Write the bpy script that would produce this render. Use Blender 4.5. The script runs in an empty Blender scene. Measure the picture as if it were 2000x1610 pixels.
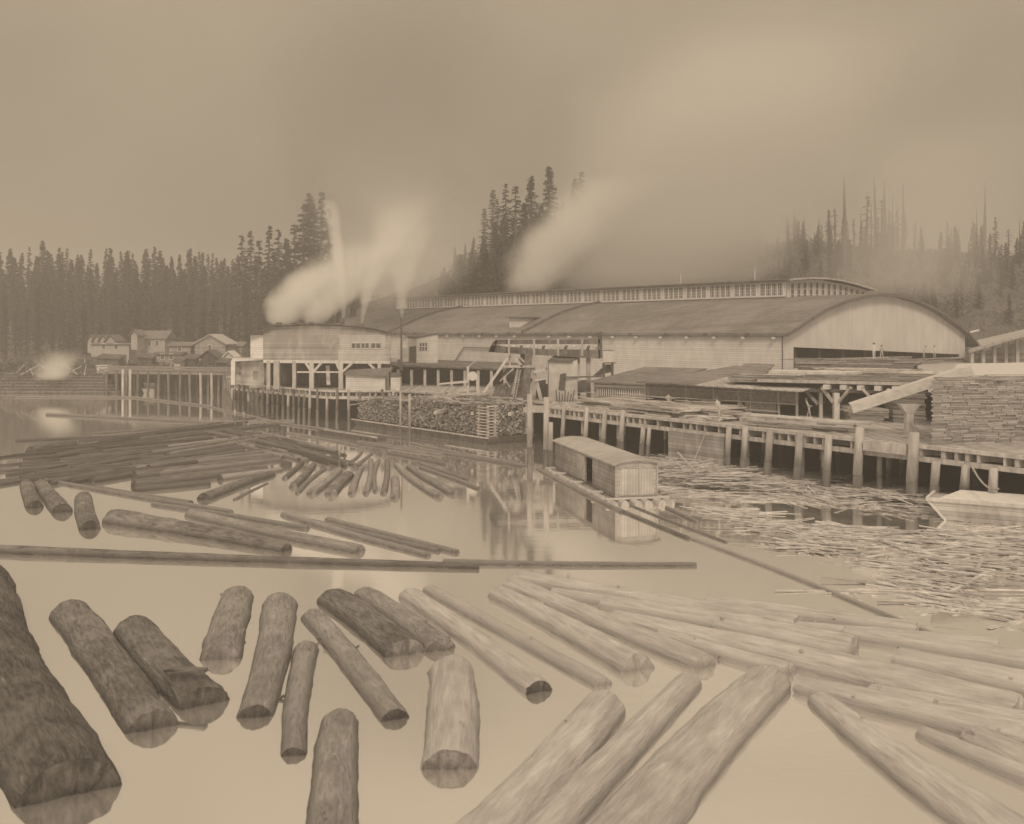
import bpy, math, random
from mathutils import Vector, Matrix, noise as mnoise
R = math.radians
SC = bpy.context.scene
COL = SC.collection

# ---------------------------------------------------------------- camera
CAM_H, FOC, CX, HY = 12.0, 2000.0, 1000.0, 648.0
cam_d = bpy.data.cameras.new("camera"); cam = bpy.data.objects.new("camera", cam_d); COL.objects.link(cam)
cam.location = (0, 0, CAM_H); cam.rotation_euler = (R(90), 0, 0)
cam_d.sensor_width = 36; cam_d.lens = 36; cam_d.shift_y = -(805 - HY) / 2000.0
cam_d.clip_start = 0.5; cam_d.clip_end = 6000
cam_d.dof.use_dof = True; cam_d.dof.focus_distance = 110; cam_d.dof.aperture_fstop = 0.8
SC.camera = cam
SC.view_settings.view_transform = 'Standard'; SC.view_settings.look = 'None'
SC.view_settings.exposure = 0.07; SC.view_settings.gamma = 1.0
SC.cycles.use_denoising = True
SC.cycles.filter_width = 1.5
SC.cycles.max_bounces = 6; SC.cycles.diffuse_bounces = 3; SC.cycles.glossy_bounces = 3
SC.cycles.transmission_bounces = 2; SC.cycles.volume_bounces = 6; SC.cycles.transparent_max_bounces = 12
SC.cycles.volume_step_rate = 2.5; SC.cycles.volume_max_steps = 96

# ---------------------------------------------------------------- sky and sun
SEPIA = (1.01, 0.811, 0.574)
SUN_EL, SUN_AZ = R(42), R(178)      # azimuth measured clockwise from +Y
w = bpy.data.worlds.new("World"); SC.world = w; w.use_nodes = True
nt = w.node_tree; nt.nodes.clear()
def wn(t, **k):
    n = nt.nodes.new(t)
    for a, b in k.items(): setattr(n, a, b)
    return n
out = wn('ShaderNodeOutputWorld'); bg = wn('ShaderNodeBackground')
sky = wn('ShaderNodeTexSky', sky_type='NISHITA', sun_disc=False, sun_elevation=SUN_EL, sun_rotation=SUN_AZ)
sky.air_density = 1.0; sky.dust_density = 6.0
bw = wn('ShaderNodeRGBToBW'); nt.links.new(sky.outputs[0], bw.inputs[0])
m1 = wn('ShaderNodeMath', operation='MULTIPLY_ADD'); m1.inputs[1].default_value = 0.10; m1.inputs[2].default_value = 2.95
nt.links.new(bw.outputs[0], m1.inputs[0])
tc = wn('ShaderNodeTexCoord'); mp = wn('ShaderNodeMapping'); mp.inputs['Scale'].default_value = (1.0, 1.0, 1.6)
nz = wn('ShaderNodeTexNoise'); nz.inputs['Scale'].default_value = 2.3; nz.inputs['Detail'].default_value = 4; nz.inputs['Roughness'].default_value = .45
nt.links.new(tc.outputs['Generated'], mp.inputs[0]); nt.links.new(mp.outputs[0], nz.inputs['Vector'])
mr = wn('ShaderNodeMapRange'); mr.inputs[1].default_value = .3; mr.inputs[2].default_value = .7; mr.inputs[3].default_value = .80; mr.inputs[4].default_value = 1.10
nt.links.new(nz.outputs[0], mr.inputs[0])
m2 = wn('ShaderNodeMath', operation='MULTIPLY'); nt.links.new(m1.outputs[0], m2.inputs[0]); nt.links.new(mr.outputs[0], m2.inputs[1])
sxyz = wn('ShaderNodeSeparateXYZ'); nt.links.new(tc.outputs['Generated'], sxyz.inputs[0])
gr_ = wn('ShaderNodeMapRange', interpolation_type='SMOOTHSTEP'); gr_.inputs[1].default_value = .08; gr_.inputs[2].default_value = .85; gr_.inputs[3].default_value = 1.0; gr_.inputs[4].default_value = 2.55
nt.links.new(sxyz.outputs[2], gr_.inputs[0])
m3 = wn('ShaderNodeMath', operation='MULTIPLY'); nt.links.new(m2.outputs[0], m3.inputs[0]); nt.links.new(gr_.outputs[0], m3.inputs[1]); m2 = m3
cm = wn('ShaderNodeMix', data_type='RGBA', blend_type='MULTIPLY'); cm.inputs[0].default_value = 1
nt.links.new(m2.outputs[0], cm.inputs[6]); cm.inputs[7].default_value = (*SEPIA, 1)
nt.links.new(cm.outputs[2], bg.inputs[0]); bg.inputs[1].default_value = 0.091
nt.links.new(bg.outputs[0], out.inputs[0])
sl = bpy.data.lights.new("sun", 'SUN'); sl.energy = 1.25; sl.angle = R(14); sl.color = (1, .81, .59)
so = bpy.data.objects.new("sun", sl); COL.objects.link(so)
sd = Vector((math.sin(SUN_AZ) * math.cos(SUN_EL), math.cos(SUN_AZ) * math.cos(SUN_EL), math.sin(SUN_EL)))
so.rotation_euler = sd.to_track_quat('Z', 'Y').to_euler(); so.location = (0, 0, 150)

# ---------------------------------------------------------------- helpers
def W(px, py, z=0.0):
    """world point at height z seen at photo pixel px,py"""
    D = (CAM_H - z) * FOC / (py - HY)
    return Vector(((px - CX) / FOC * D, D, z))
def P(px, py, D):
    return Vector(((px - CX) / FOC * D, D, CAM_H - (py - HY) * D / FOC))
def V(*a): return Vector(a)
rnd = random.Random(7)

class MB:
    def __init__(s): s.v = []; s.f = []
    def add(s, vs, fs):
        b = len(s.v); s.v += [Vector(p) for p in vs]; s.f += [tuple(b + i for i in f) for f in fs]; return s
    def hexa(s, a):
        return s.add(a, [(3, 2, 1, 0), (4, 5, 6, 7), (0, 1, 5, 4), (1, 2, 6, 5), (2, 3, 7, 6), (3, 0, 4, 7)])
    def box(s, c, size, rz=0.0):
        c = Vector(c); x, y, z = [q / 2 for q in size]; ca, sa = math.cos(rz), math.sin(rz)
        vs = []
        for dz in (-z, z):
            for dx, dy in ((-x, -y), (x, -y), (x, y), (-x, y)):
                vs.append(c + Vector((dx * ca - dy * sa, dx * sa + dy * ca, dz)))
        return s.hexa(vs)
    def beam(s, p0, p1, w, h=None, up=(0, 0, 1)):
        p0 = Vector(p0); p1 = Vector(p1); h = h or w; d = (p1 - p0).normalized(); u = Vector(up)
        if abs(d.dot(u)) > .98: u = Vector((1, 0, 0))
        sd_ = d.cross(u).normalized(); u = sd_.cross(d)
        a = sd_ * w / 2; b = u * h / 2
        return s.hexa([p0 - a - b, p0 + a - b, p0 + a + b, p0 - a + b, p1 - a - b, p1 + a - b, p1 + a + b, p1 - a + b])
    def cyl(s, p0, p1, r0, r1=None, n=10, wob=0.0):
        p0 = Vector(p0); p1 = Vector(p1); r1 = r0 if r1 is None else r1; d = (p1 - p0).normalized()
        u = Vector((1, 0, 0)) if abs(d.z) > .9 else Vector((0, 0, 1)); a = d.cross(u).normalized(); b = d.cross(a)
        vs = []
        for p, r in ((p0, r0), (p1, r1)):
            for i in range(n):
                t = 2 * math.pi * i / n; rr = r * (1 + wob * rnd.uniform(-1, 1))
                vs.append(p + (a * math.cos(t) + b * math.sin(t)) * rr)
        fs = [(i, (i + 1) % n, n + (i + 1) % n, n + i) for i in range(n)] + [tuple(range(n - 1, -1, -1)), tuple(range(n, 2 * n))]
        return s.add(vs, fs)
    def prism(s, poly, ext):
        """poly: list of 3D points, extruded by vector ext"""
        ext = Vector(ext); n = len(poly); vs = [Vector(p) for p in poly] + [Vector(p) + ext for p in poly]
        fs = [tuple(range(n - 1, -1, -1)), tuple(range(n, 2 * n))] + [(i, (i + 1) % n, n + (i + 1) % n, n + i) for i in range(n)]
        return s.add(vs, fs)
    def build(s, name, mat, parent=None, smooth=False):
        off = Vector((0, 0, 0)); q = parent
        while q is not None: off += Vector(q.location); q = q.parent
        me = bpy.data.meshes.new(name); me.from_pydata([tuple(p - off) for p in s.v], [], s.f)
        me.validate(); me.materials.append(mat)
        import bmesh
        bm = bmesh.new(); bm.from_mesh(me); bmesh.ops.recalc_face_normals(bm, faces=bm.faces); bm.to_mesh(me); bm.free()
        if smooth: me.polygons.foreach_set('use_smooth', [True] * len(me.polygons))
        o = bpy.data.objects.new(name, me); COL.objects.link(o); o.parent = parent
        return o

def tag(o, label=None, cat=None, group=None, kind=None):
    if label: o['label'] = label
    if cat: o['category'] = cat
    if group: o['group'] = group
    if kind: o['kind'] = kind
    return o
def thing(name, label, cat, loc=(0, 0, 0), group=None):
    o = bpy.data.objects.new(name, None); COL.objects.link(o); o.location = loc; o.empty_display_size = .5
    return tag(o, label, cat, group)
def copy_tree(o, parent=None):
    c = o.copy(); COL.objects.link(c); c.parent = parent
    for k in [q for q in o.children]: copy_tree(k, c)
    return c

# ---------------------------------------------------------------- materials
MATS = {}
def mat(name, g, g2=None, scale=3.0, stretch=(1, 1, 1), rough=.85, bump=.0, warm=0.0, rand=0.0, planks=None, detail=5, bscale=None, spec=.25, blot=0.0, isl=0.0, rings=False, wet=0.0):
    """grey-ish surface of reflectance g..g2, noise driven; planks=(axis, width) adds board lines"""
    if name in MATS: return MATS[name]
    m = bpy.data.materials.new(name); m.use_nodes = True; t = m.node_tree; N = t.nodes; L = t.links
    b = N['Principled BSDF']; b.inputs['Roughness'].default_value = rough; b.inputs['Specular IOR Level'].default_value = spec
    g2 = g if g2 is None else g2
    col = lambda q: (q * (1.0 + .06 * (1 - q) + warm), q, q * (1.02 - warm), 1)
    tcn = N.new('ShaderNodeTexCoord'); mpn = N.new('ShaderNodeMapping'); mpn.inputs['Scale'].default_value = stretch
    L.new(tcn.outputs['Object'], mpn.inputs[0])
    n1 = N.new('ShaderNodeTexNoise'); n1.inputs['Scale'].default_value = scale; n1.inputs['Detail'].default_value = detail; n1.inputs['Roughness'].default_value = .6
    L.new(mpn.outputs[0], n1.inputs['Vector'])
    r = N.new('ShaderNodeMapRange'); r.inputs[1].default_value = .32; r.inputs[2].default_value = .68
    L.new(n1.outputs[0], r.inputs[0])
    fac = r.outputs[0]
    hgt = fac
    if blot:
        n2 = N.new('ShaderNodeTexNoise'); n2.inputs['Scale'].default_value = scale * .16; n2.inputs['Detail'].default_value = 3
        L.new(tcn.outputs['Object'], n2.inputs['Vector'])
        mm = N.new('ShaderNodeMapRange'); mm.inputs[1].default_value = .4; mm.inputs[2].default_value = .62; mm.inputs[3].default_value = -blot; mm.inputs[4].default_value = blot
        L.new(n2.outputs[0], mm.inputs[0])
        ad = N.new('ShaderNodeMath'); ad.operation = 'ADD'; ad.use_clamp = True; L.new(fac, ad.inputs[0]); L.new(mm.outputs[0], ad.inputs[1]); fac = ad.outputs[0]
    mx = N.new('ShaderNodeMix'); mx.data_type = 'RGBA'; mx.inputs[6].default_value = col(g); mx.inputs[7].default_value = col(g2)
    L.new(fac, mx.inputs[0]); c = mx.outputs[2]
    if planks:
        ax, wd = planks[0], planks[1]; dep = planks[2] if len(planks) > 2 else .35
        sx = N.new('ShaderNodeSeparateXYZ'); L.new(tcn.outputs['Object'], sx.inputs[0])
        if ax == 'xy':
            src = N.new('ShaderNodeMath'); src.operation = 'ADD'; L.new(sx.outputs[0], src.inputs[0]); L.new(sx.outputs[1], src.inputs[1]); so_ = src.outputs[0]
        else: so_ = sx.outputs['xyz'.index(ax)]
        dv = N.new('ShaderNodeMath'); dv.operation = 'DIVIDE'; dv.inputs[1].default_value = wd; L.new(so_, dv.inputs[0])
        fl = N.new('ShaderNodeMath'); fl.operation = 'FLOOR'; L.new(dv.outputs[0], fl.inputs[0])
        fr = N.new('ShaderNodeMath'); fr.operation = 'FRACT'; L.new(dv.outputs[0], fr.inputs[0])
        wnz = N.new('ShaderNodeTexWhiteNoise'); wnz.noise_dimensions = '1D'; L.new(fl.outputs[0], wnz.inputs['W'])
        pr = N.new('ShaderNodeMapRange'); pr.inputs[3].default_value = 1 - dep; pr.inputs[4].default_value = 1.0 + dep * .3; L.new(wnz.outputs[0], pr.inputs[0])
        gp = N.new('ShaderNodeMath'); gp.operation = 'LESS_THAN'; gp.inputs[1].default_value = .10; L.new(fr.outputs[0], gp.inputs[0])
        gm = N.new('ShaderNodeMapRange'); gm.inputs[3].default_value = 1.0; gm.inputs[4].default_value = .55; L.new(gp.outputs[0], gm.inputs[0])
        pm = N.new('ShaderNodeMath'); pm.operation = 'MULTIPLY'; L.new(pr.outputs[0], pm.inputs[0]); L.new(gm.outputs[0], pm.inputs[1])
        mu = N.new('ShaderNodeMix'); mu.data_type = 'RGBA'; mu.blend_type = 'MULTIPLY'; mu.inputs[0].default_value = 1
        L.new(c, mu.inputs[6]); L.new(pm.outputs[0], mu.inputs[7]); c = mu.outputs[2]
    if rand:
        oi = N.new('ShaderNodeObjectInfo'); rr = N.new('ShaderNodeMapRange'); rr.inputs[3].default_value = 1 - rand; rr.inputs[4].default_value = 1 + rand
        L.new(oi.outputs['Random'], rr.inputs[0])
        mu = N.new('ShaderNodeMix'); mu.data_type = 'RGBA'; mu.blend_type = 'MULTIPLY'; mu.inputs[0].default_value = 1
        L.new(c, mu.inputs[6]); L.new(rr.outputs[0], mu.inputs[7]); c = mu.outputs[2]
    if isl:
        ge = N.new('ShaderNodeNewGeometry'); rr = N.new('ShaderNodeMapRange'); rr.inputs[3].default_value = 1 - isl; rr.inputs[4].default_value = 1 + isl * .6
        L.new(ge.outputs['Random Per Island'], rr.inputs[0])
        mu = N.new('ShaderNodeMix'); mu.data_type = 'RGBA'; mu.blend_type = 'MULTIPLY'; mu.inputs[0].default_value = 1
        L.new(c, mu.inputs[6]); L.new(rr.outputs[0], mu.inputs[7]); c = mu.outputs[2]
    if rings:
        wv = N.new('ShaderNodeTexWave'); wv.wave_type = 'RINGS'; wv.rings_direction = 'X'; wv.inputs['Scale'].default_value = 2.6; wv.inputs['Distortion'].default_value = 2.0; wv.inputs['Detail'].default_value = 2
        L.new(tcn.outputs['Object'], wv.inputs['Vector']); rr = N.new('ShaderNodeMapRange'); rr.inputs[3].default_value = .94; rr.inputs[4].default_value = 1.03; L.new(wv.outputs['Fac'], rr.inputs[0])
        mu = N.new('ShaderNodeMix'); mu.data_type = 'RGBA'; mu.blend_type = 'MULTIPLY'; mu.inputs[0].default_value = 1
        L.new(c, mu.inputs[6]); L.new(rr.outputs[0], mu.inputs[7]); c = mu.outputs[2]
    if wet:  # darkens low sides: wet wood, plus shaded log edges painted in
        ge = N.new('ShaderNodeNewGeometry'); sz = N.new('ShaderNodeSeparateXYZ'); L.new(ge.outputs['Position'], sz.inputs[0])
        wn_ = N.new('ShaderNodeMath'); wn_.operation = 'MULTIPLY_ADD'; wn_.inputs[1].default_value = -.16; L.new(fac, wn_.inputs[0]); L.new(sz.outputs[2], wn_.inputs[2])
        rr = N.new('ShaderNodeMapRange'); rr.inputs[1].default_value = -.02; rr.inputs[2].default_value = .22; rr.inputs[3].default_value = 1 - wet; rr.inputs[4].default_value = 1; L.new(wn_.outputs[0], rr.inputs[0])
        mu = N.new('ShaderNodeMix'); mu.data_type = 'RGBA'; mu.blend_type = 'MULTIPLY'; mu.inputs[0].default_value = 1
        L.new(c, mu.inputs[6]); L.new(rr.outputs[0], mu.inputs[7]); c = mu.outputs[2]
    L.new(c, b.inputs['Base Color'])
    if bump:
        bp = N.new('ShaderNodeBump'); bp.inputs['Strength'].default_value = bump; bp.inputs['Distance'].default_value = .15 if bscale is None else bscale
        L.new(hgt, bp.inputs['Height']); L.new(bp.outputs[0], b.inputs['Normal'])
    MATS[name] = m; return m

M_BARK = mat('dark_bark', .16, .38, 3.6, (.4, 2.0, 2.0), .8, 1.0, rand=.14, blot=.25, detail=9, wet=.5)
M_MID = mat('worn_bark', .32, .56, 3.6, (.4, 2.0, 2.0), .8, 1.0, rand=.10, blot=.25, detail=9, wet=.5)
M_PALE = mat('vignette_pale_bark', .42, .64, 2.6, (.22, 2.0, 2.0), .9, .6, rand=.06, blot=.2, detail=7, wet=.4)  # pale right and dark left bark carry lens vignetting in their colour
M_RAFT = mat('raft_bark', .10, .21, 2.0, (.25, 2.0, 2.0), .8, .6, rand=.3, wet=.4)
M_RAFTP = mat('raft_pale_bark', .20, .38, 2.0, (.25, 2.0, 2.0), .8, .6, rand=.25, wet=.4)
M_CUT = mat('cut_wood', .16, .42, 3.5, (1, 1, .5), .85, .5, wet=.35, rings=True, blot=.3)
M_CUTP = mat('cut_wood_pale', .36, .60, 3.5, (1, 1, .5), .85, .4, wet=.35, rings=True, blot=.3)
M_CUTD = mat('cut_wood_dark', .07, .20, 3.5, (1, 1, .5), .85, .5, wet=.35, rings=True, blot=.3)
M_BARKD = mat('vignette_dark_bark', .10, .26, 3.4, (.4, 2.0, 2.0), .8, 1.0, blot=.25, detail=9, wet=.4)  # bark darkened to paint the vignette on the corner log
M_WALL = mat('whitewashed_boards', .68, .84, .8, (1, 1, .5), .8, planks=('z', .3, .08), blot=.25)
M_WALLV = mat('whitewashed_upright_boards', .65, .76, .5, (1, 1, .5), .8, planks=('xy', .35, .06), blot=.2)
M_WALLG = mat('grey_board_wall', .34, .56, 1.2, (1, 1, .3), .85, planks=('z', .28, .3), blot=.3)
M_ROOF = mat('weathered_roofing', .19, .27, .8, (1, 1, 1), .85, blot=.4, planks=('xy', 1.1, .12))
M_ROOF2 = mat('weathered_roofing_dark', .11, .20, .8, (1, 1, 1), .85, blot=.3, planks=('xy', .9, .15))
M_RIM = mat('dark_trim', .12, .2, 2)
M_TRIM = mat('white_trim', .66, .8, 2)
M_GLASS = mat('dusty_glass', .10, .2, 1.5, rough=.25, spec=.5)
M_TIMBER = mat('grey_timber', .36, .60, 2.0, (1, 1, .3), .85, .2, rand=.12)
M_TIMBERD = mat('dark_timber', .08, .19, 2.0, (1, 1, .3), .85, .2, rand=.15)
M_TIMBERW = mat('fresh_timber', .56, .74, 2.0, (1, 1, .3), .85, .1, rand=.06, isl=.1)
M_PILE = mat('wharf_pile_wood', .34, .58, 2.0, (1, 1, .25), .85, .3, rand=.15)
M_WET = mat('wet_pile_wood', .11, .22, 2.0, (1, 1, .25), .6, .3, rand=.1)
M_DECK = mat('wharf_planking', .34, .56, 1.0, (1, 1, 1), .9, planks=('x', .35, .3))
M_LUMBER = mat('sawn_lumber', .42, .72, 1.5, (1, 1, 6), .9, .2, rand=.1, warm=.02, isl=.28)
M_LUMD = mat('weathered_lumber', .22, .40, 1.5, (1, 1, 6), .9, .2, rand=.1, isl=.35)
M_SLAB = mat('floating_slabs', .42, .68, 1.5, rough=.9, detail=3, isl=.4)
M_CORD = mat('split_slabwood', .22, .42, 4.0, rough=.9, bump=.3, isl=.6)
M_SHADE = mat('interior_shade', .09, .13, 2.0)  # even dark colour painting the shade inside openings and behind posts
M_LEAF = mat('conifer_needles', .035, .065, .5, rough=.8, rand=.12)
M_LEAFF = mat('far_needles', .05, .10, .5, rough=.8, rand=.3)
M_TRUNK = mat('conifer_trunk', .12, .2, 2.0, rough=.9)
M_SCRUB = mat('scrub_foliage', .11, .16, .6, rough=.9)
M_GROUND = mat('muddy_ground', .22, .36, .2, rough=.95)
M_HILL = mat('brushy_hill', .10, .17, .12, rough=.95, bump=.5)
M_CLOTH = mat('pale_work_clothes', .5, .65, 3)
M_CLOTHD = mat('dark_work_clothes', .12, .18, 3)
M_SKIN = mat('weathered_skin', .4, .5, 3)
M_IRON = mat('rusty_iron', .10, .18, 5, rough=.6)

# water
mw = bpy.data.materials.new('mill_pond_water'); mw.use_nodes = True; t = mw.node_tree; b = t.nodes['Principled BSDF']
b.inputs['Base Color'].default_value = (.97, .95, .93, 1); b.inputs['Metallic'].default_value = .86; b.inputs['Roughness'].default_value = .05
tcn = t.nodes.new('ShaderNodeTexCoord'); mpn = t.nodes.new('ShaderNodeMapping'); mpn.inputs['Scale'].default_value = (.5, 1.3, 1)
n1 = t.nodes.new('ShaderNodeTexNoise'); n1.inputs['Scale'].default_value = 1.0; n1.inputs['Detail'].default_value = 3
t.links.new(tcn.outputs['Object'], mpn.inputs[0]); t.links.new(mpn.outputs[0], n1.inputs['Vector'])
bp = t.nodes.new('ShaderNodeBump'); bp.inputs['Strength'].default_value = .06; bp.inputs['Distance'].default_value = .05
t.links.new(n1.outputs[0], bp.inputs['Height']); t.links.new(bp.outputs[0], b.inputs['Normal'])
M_WATER = mw

# ================================================================ SETTING
# water sheet
MB().add([(-1500, -60, 0), (1500, -60, 0), (1500, 1200, 0), (-1500, 1200, 0)], [(0, 1, 2, 3)]).build('water', M_WATER)
tag(bpy.data.objects['water'], 'calm pale mill pond', None, kind='structure')

def lerp(a, b, t): return a + (b - a) * t
def pwl(x, pts):
    if x <= pts[0][0]: return pts[0][1]
    for (a, b), (c, d) in zip(pts, pts[1:]):
        if x <= c: return lerp(b, d, (x - a) / (c - a))
    return pts[-1][1]
def ground_z(x, y):
    """terrain height"""
    px = CX + FOC * x / max(y, 1)
    shore = pwl(px, [(-200, 196), (130, 197), (200, 213), (430, 205), (620, 172), (1000, 140), (1300, 118), (1700, 98), (2200, 80)])
    zg = 3.6
    t = (y - shore) / 6.0
    if t < 0: return -2.0
    base = min(1, t) * (zg + 2) - 2
    # hills
    ridge_y = pwl(px, [(-300, 618), (500, 612), (700, 600), (850, 545), (960, 485), (1150, 478), (1350, 500), (1600, 484), (1950, 512), (2300, 530)])
    RD = pwl(px, [(-300, 430), (600, 400), (900, 310), (2300, 300)])
    zr = 12 + (HY - ridge_y) * RD / FOC
    st = pwl(px, [(-300, 262), (500, 268), (900, 248), (2300, 215)])
    q = min(1, max(0, (y - st) / (RD - st))); q = q * q * (3 - 2 * q)
    h = base + max(0, zr - zg) * q
    if y > st: h += q * 1.5 * mnoise.noise(Vector((x * .05, y * .05, 3)))
    else: h += .4 * mnoise.noise(Vector((x * .08, y * .08, 1))) * min(1, max(0, t - 1))
    return h
g = MB(); NX, NY = 150, 90
cols = [(-700 + 1500 * i / NX) for i in range(NX + 1)]; rows = [82 + 620 * (j / NY) ** 1.5 for j in range(NY + 1)]
g.v = [Vector((x, y, ground_z(x, y))) for y in rows for x in cols]
g.f = [(j * (NX + 1) + i, j * (NX + 1) + i + 1, (j + 1) * (NX + 1) + i + 1, (j + 1) * (NX + 1) + i) for j in range(NY) for i in range(NX)]
o = g.build('hillside_ground', M_HILL, smooth=True); tag(o, 'brushy shore rising to wooded hills behind the mill', None, kind='structure')

# ================================================================ WHARF
ZD = 4.0
EDGE = [V(36.5, 58.7, 0), V(31.5, 66.4, 0), V(3.8, 108.8, 0), V(4.9, 113, 0), V(-9.2, 131.5, 0), V(-15, 137, 0), V(-24, 137, 0), V(-27, 139.5, 0), V(-43, 158, 0), V(-52, 186, 0)]
BACK = [V(-30, 205, 0), V(40, 190, 0), V(95, 165, 0), V(95, 58.7, 0)]
wharf = thing('wharf', 'long plank wharf on rows of piles in front of the mill', 'wharf', (3.8, 108.8, 0))
top = [p + V(0, 0, ZD - .12) for p in EDGE + BACK]
MB().prism(top, (0, 0, .12)).build('deck', M_DECK, wharf)
def edge_pt(px, a=EDGE[1], b=EDGE[2]):
    r = (px - CX) / FOC; d = (b - a); den = d.x - r * d.y
    t = (r * a.y - a.x) / den
    return a + d * t
njo = 0; cap = MB(); jo = MB(); rail = MB()
for a, b in zip(EDGE, EDGE[1:]):
    dd = (b - a).normalized(); inn = V(dd.y, -dd.x, 0)
    if inn.y < 0: inn = -inn
    L = (b - a).length; out = -inn * .02
    rail.beam(a + out + V(0, 0, ZD + .02), b + out + V(0, 0, ZD + .02), .3, .26)
    cap.beam(a + inn * .15 + V(0, 0, ZD - .85), b + inn * .15 + V(0, 0, ZD - .85), .34, .36)
    n = int(L / .85)
    for i in range(n):
        if rnd.random() < .12: continue
        q = a + dd * ((i + .5) * L / n + rnd.uniform(-.12, .12)) + V(0, 0, ZD - .40)
        ja = (q - inn * .05, q + inn * rnd.uniform(2.5, 3.5), rnd.uniform(.16, .32), .50); njo += 1
        if njo <= 99: MB().beam(*ja).build('joist', M_TIMBER, wharf)
        else: jo.beam(*ja)
    for k in (1, 2, 3):
        cap.beam(a + inn * (4.2 * k) + V(0, 0, ZD - .85), b + inn * (4.2 * k) + V(0, 0, ZD - .85), .34, .36)
rail.build('edge_timber', M_TIMBER, wharf); cap.build('cap_beam', M_TIMBER, wharf); jo = jo.build('joist', M_TIMBER, wharf); jo['kind'] = 'stuff'
# piles of the face
def pile(p, ztop, r, parent, lean=(0, 0), wet=1.5, name='pile', dark=False):
    base = V(p[0] + lean[0], p[1] + lean[1], -2.0); tp = V(p[0], p[1], ztop)
    f = (wet + 2.0) / (ztop + 2.0); mid = base.lerp(tp, f)
    pl = MB().cyl(mid, tp, r * 1.02, r * .92, 9, .06).build(name, M_WET if dark else M_PILE, parent, True)
    MB().cyl(base, mid, r * 1.12, r * 1.03, 9, .06).build('waterline_band', M_WET, pl, True)
    return pl
npile = 0
face = [(1107, 4.35, .22), (1152, 4.4, .22), (1187, 4.4, .24), (1222, 4.5, .26), (1262, 3.1, .24), (1274, 3.1, .2), (1430, 4.0, .26), (1462, 4.1, .28), (1510, 4.1, .30), (1568, 4.1, .30), (1625, 4.2, .30), (1686, 5.0, .34), (1792, 5.0, .40), (1835, 3.2, .3), (1893, 3.2, .3), (1948, 3.2, .3)]
for px, zt, r in face:
    q = edge_pt(px, *( (EDGE[0], EDGE[1]) if px > 1952 else (EDGE[1], EDGE[2])))
    pile((q.x - .28, q.y - .12), zt, r, wharf, lean=(-.35, -.1)); npile += 1
for px in (1453, 1560, 1603, 1712, 1780, 1130, 1165, 1200):
    q = edge_pt(px); pile((q.x + .5, q.y + .8), 3.0, .2, wharf); npile += 1
for si, (a, b) in enumerate(zip(EDGE[3:], EDGE[4:])):
    n = max(1, int((b - a).length / (3.2 if si == 0 else 1.5))); dd = (b - a).normalized()
    for i in range(n):
        q = a.lerp(b, (i + .5) / n); pile((q.x - .1, q.y - .1), rnd.choice((3.2, 4.0, 4.3)), .2, wharf, lean=(rnd.uniform(-.2, .1), 0), dark=(i % 4 != 0)); npile += 1
for a, b in zip(EDGE[1:], EDGE[2:]):
    dd = (b - a).normalized(); inn = V(dd.y, -dd.x, 0)
    if inn.y < 0: inn = -inn
    L = (b - a).length
    for k in (1, 2):
        n = max(1, int(L / 6))
        for i in range(n):
            if npile > 96: break
            q = a + dd * ((i + .5 + .3 * k) * L / n) + inn * 4.2 * k
            pile((q.x, q.y), 3.0, .2, wharf); npile += 1
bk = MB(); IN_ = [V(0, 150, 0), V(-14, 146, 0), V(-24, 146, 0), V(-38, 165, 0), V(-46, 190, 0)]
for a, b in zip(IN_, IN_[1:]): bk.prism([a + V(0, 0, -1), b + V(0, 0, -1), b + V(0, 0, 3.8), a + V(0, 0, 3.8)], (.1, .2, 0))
bk.build('shade_sheet', M_SHADE, wharf)  # dark sheet added behind the piles to paint the shade under the deck
# planked fender panel between piles
a = edge_pt(1310); b = edge_pt(1419)
MB().prism([a + V(-.25, -.12, -.5), b + V(-.25, -.12, -.5), b + V(-.25, -.12, 3.05), a + V(-.25, -.12, 3.05)], (.22, .12, 0)).build('fender_panel', mat('panel_boards', .30, .52, 1.2, (1, 1, .3), .9, planks=('z', .3, .3), blot=.35), wharf)
a = edge_pt(1697); b = edge_pt(1780)
MB().beam(a + V(-.4, -.2, 3.75), b + V(-.4, -.2, 3.75), .3, .75).build('fender_timber', M_TIMBER, wharf)
# slanting rope off the panel
def rope(name, label, a, b, sag, r=.04, n=10, mat_=None):
    pts = [Vector(a).lerp(Vector(b), i / n) - V(0, 0, sag * 4 * (i / n) * (1 - i / n)) for i in range(n + 1)]
    m = MB()
    for p, q in zip(pts, pts[1:]): m.cyl(p, q, r, r, 5)
    o = m.build(name, mat_ or M_TIMBER); return tag(o, label, 'rope')
rope('mooring_line', 'thin line hanging slantwise down the planked fender panel', edge_pt(1384) + V(-.4, -.3, 3.1), edge_pt(1376) + V(-1.6, -1.6, .2), .1)
rope('mooring_line', 'slack pale hose curving from wharf to the pale scow', edge_pt(1905) + V(-.4, -.3, 3.2), P(1950, 955, 61.5), .5, .06)

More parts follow.
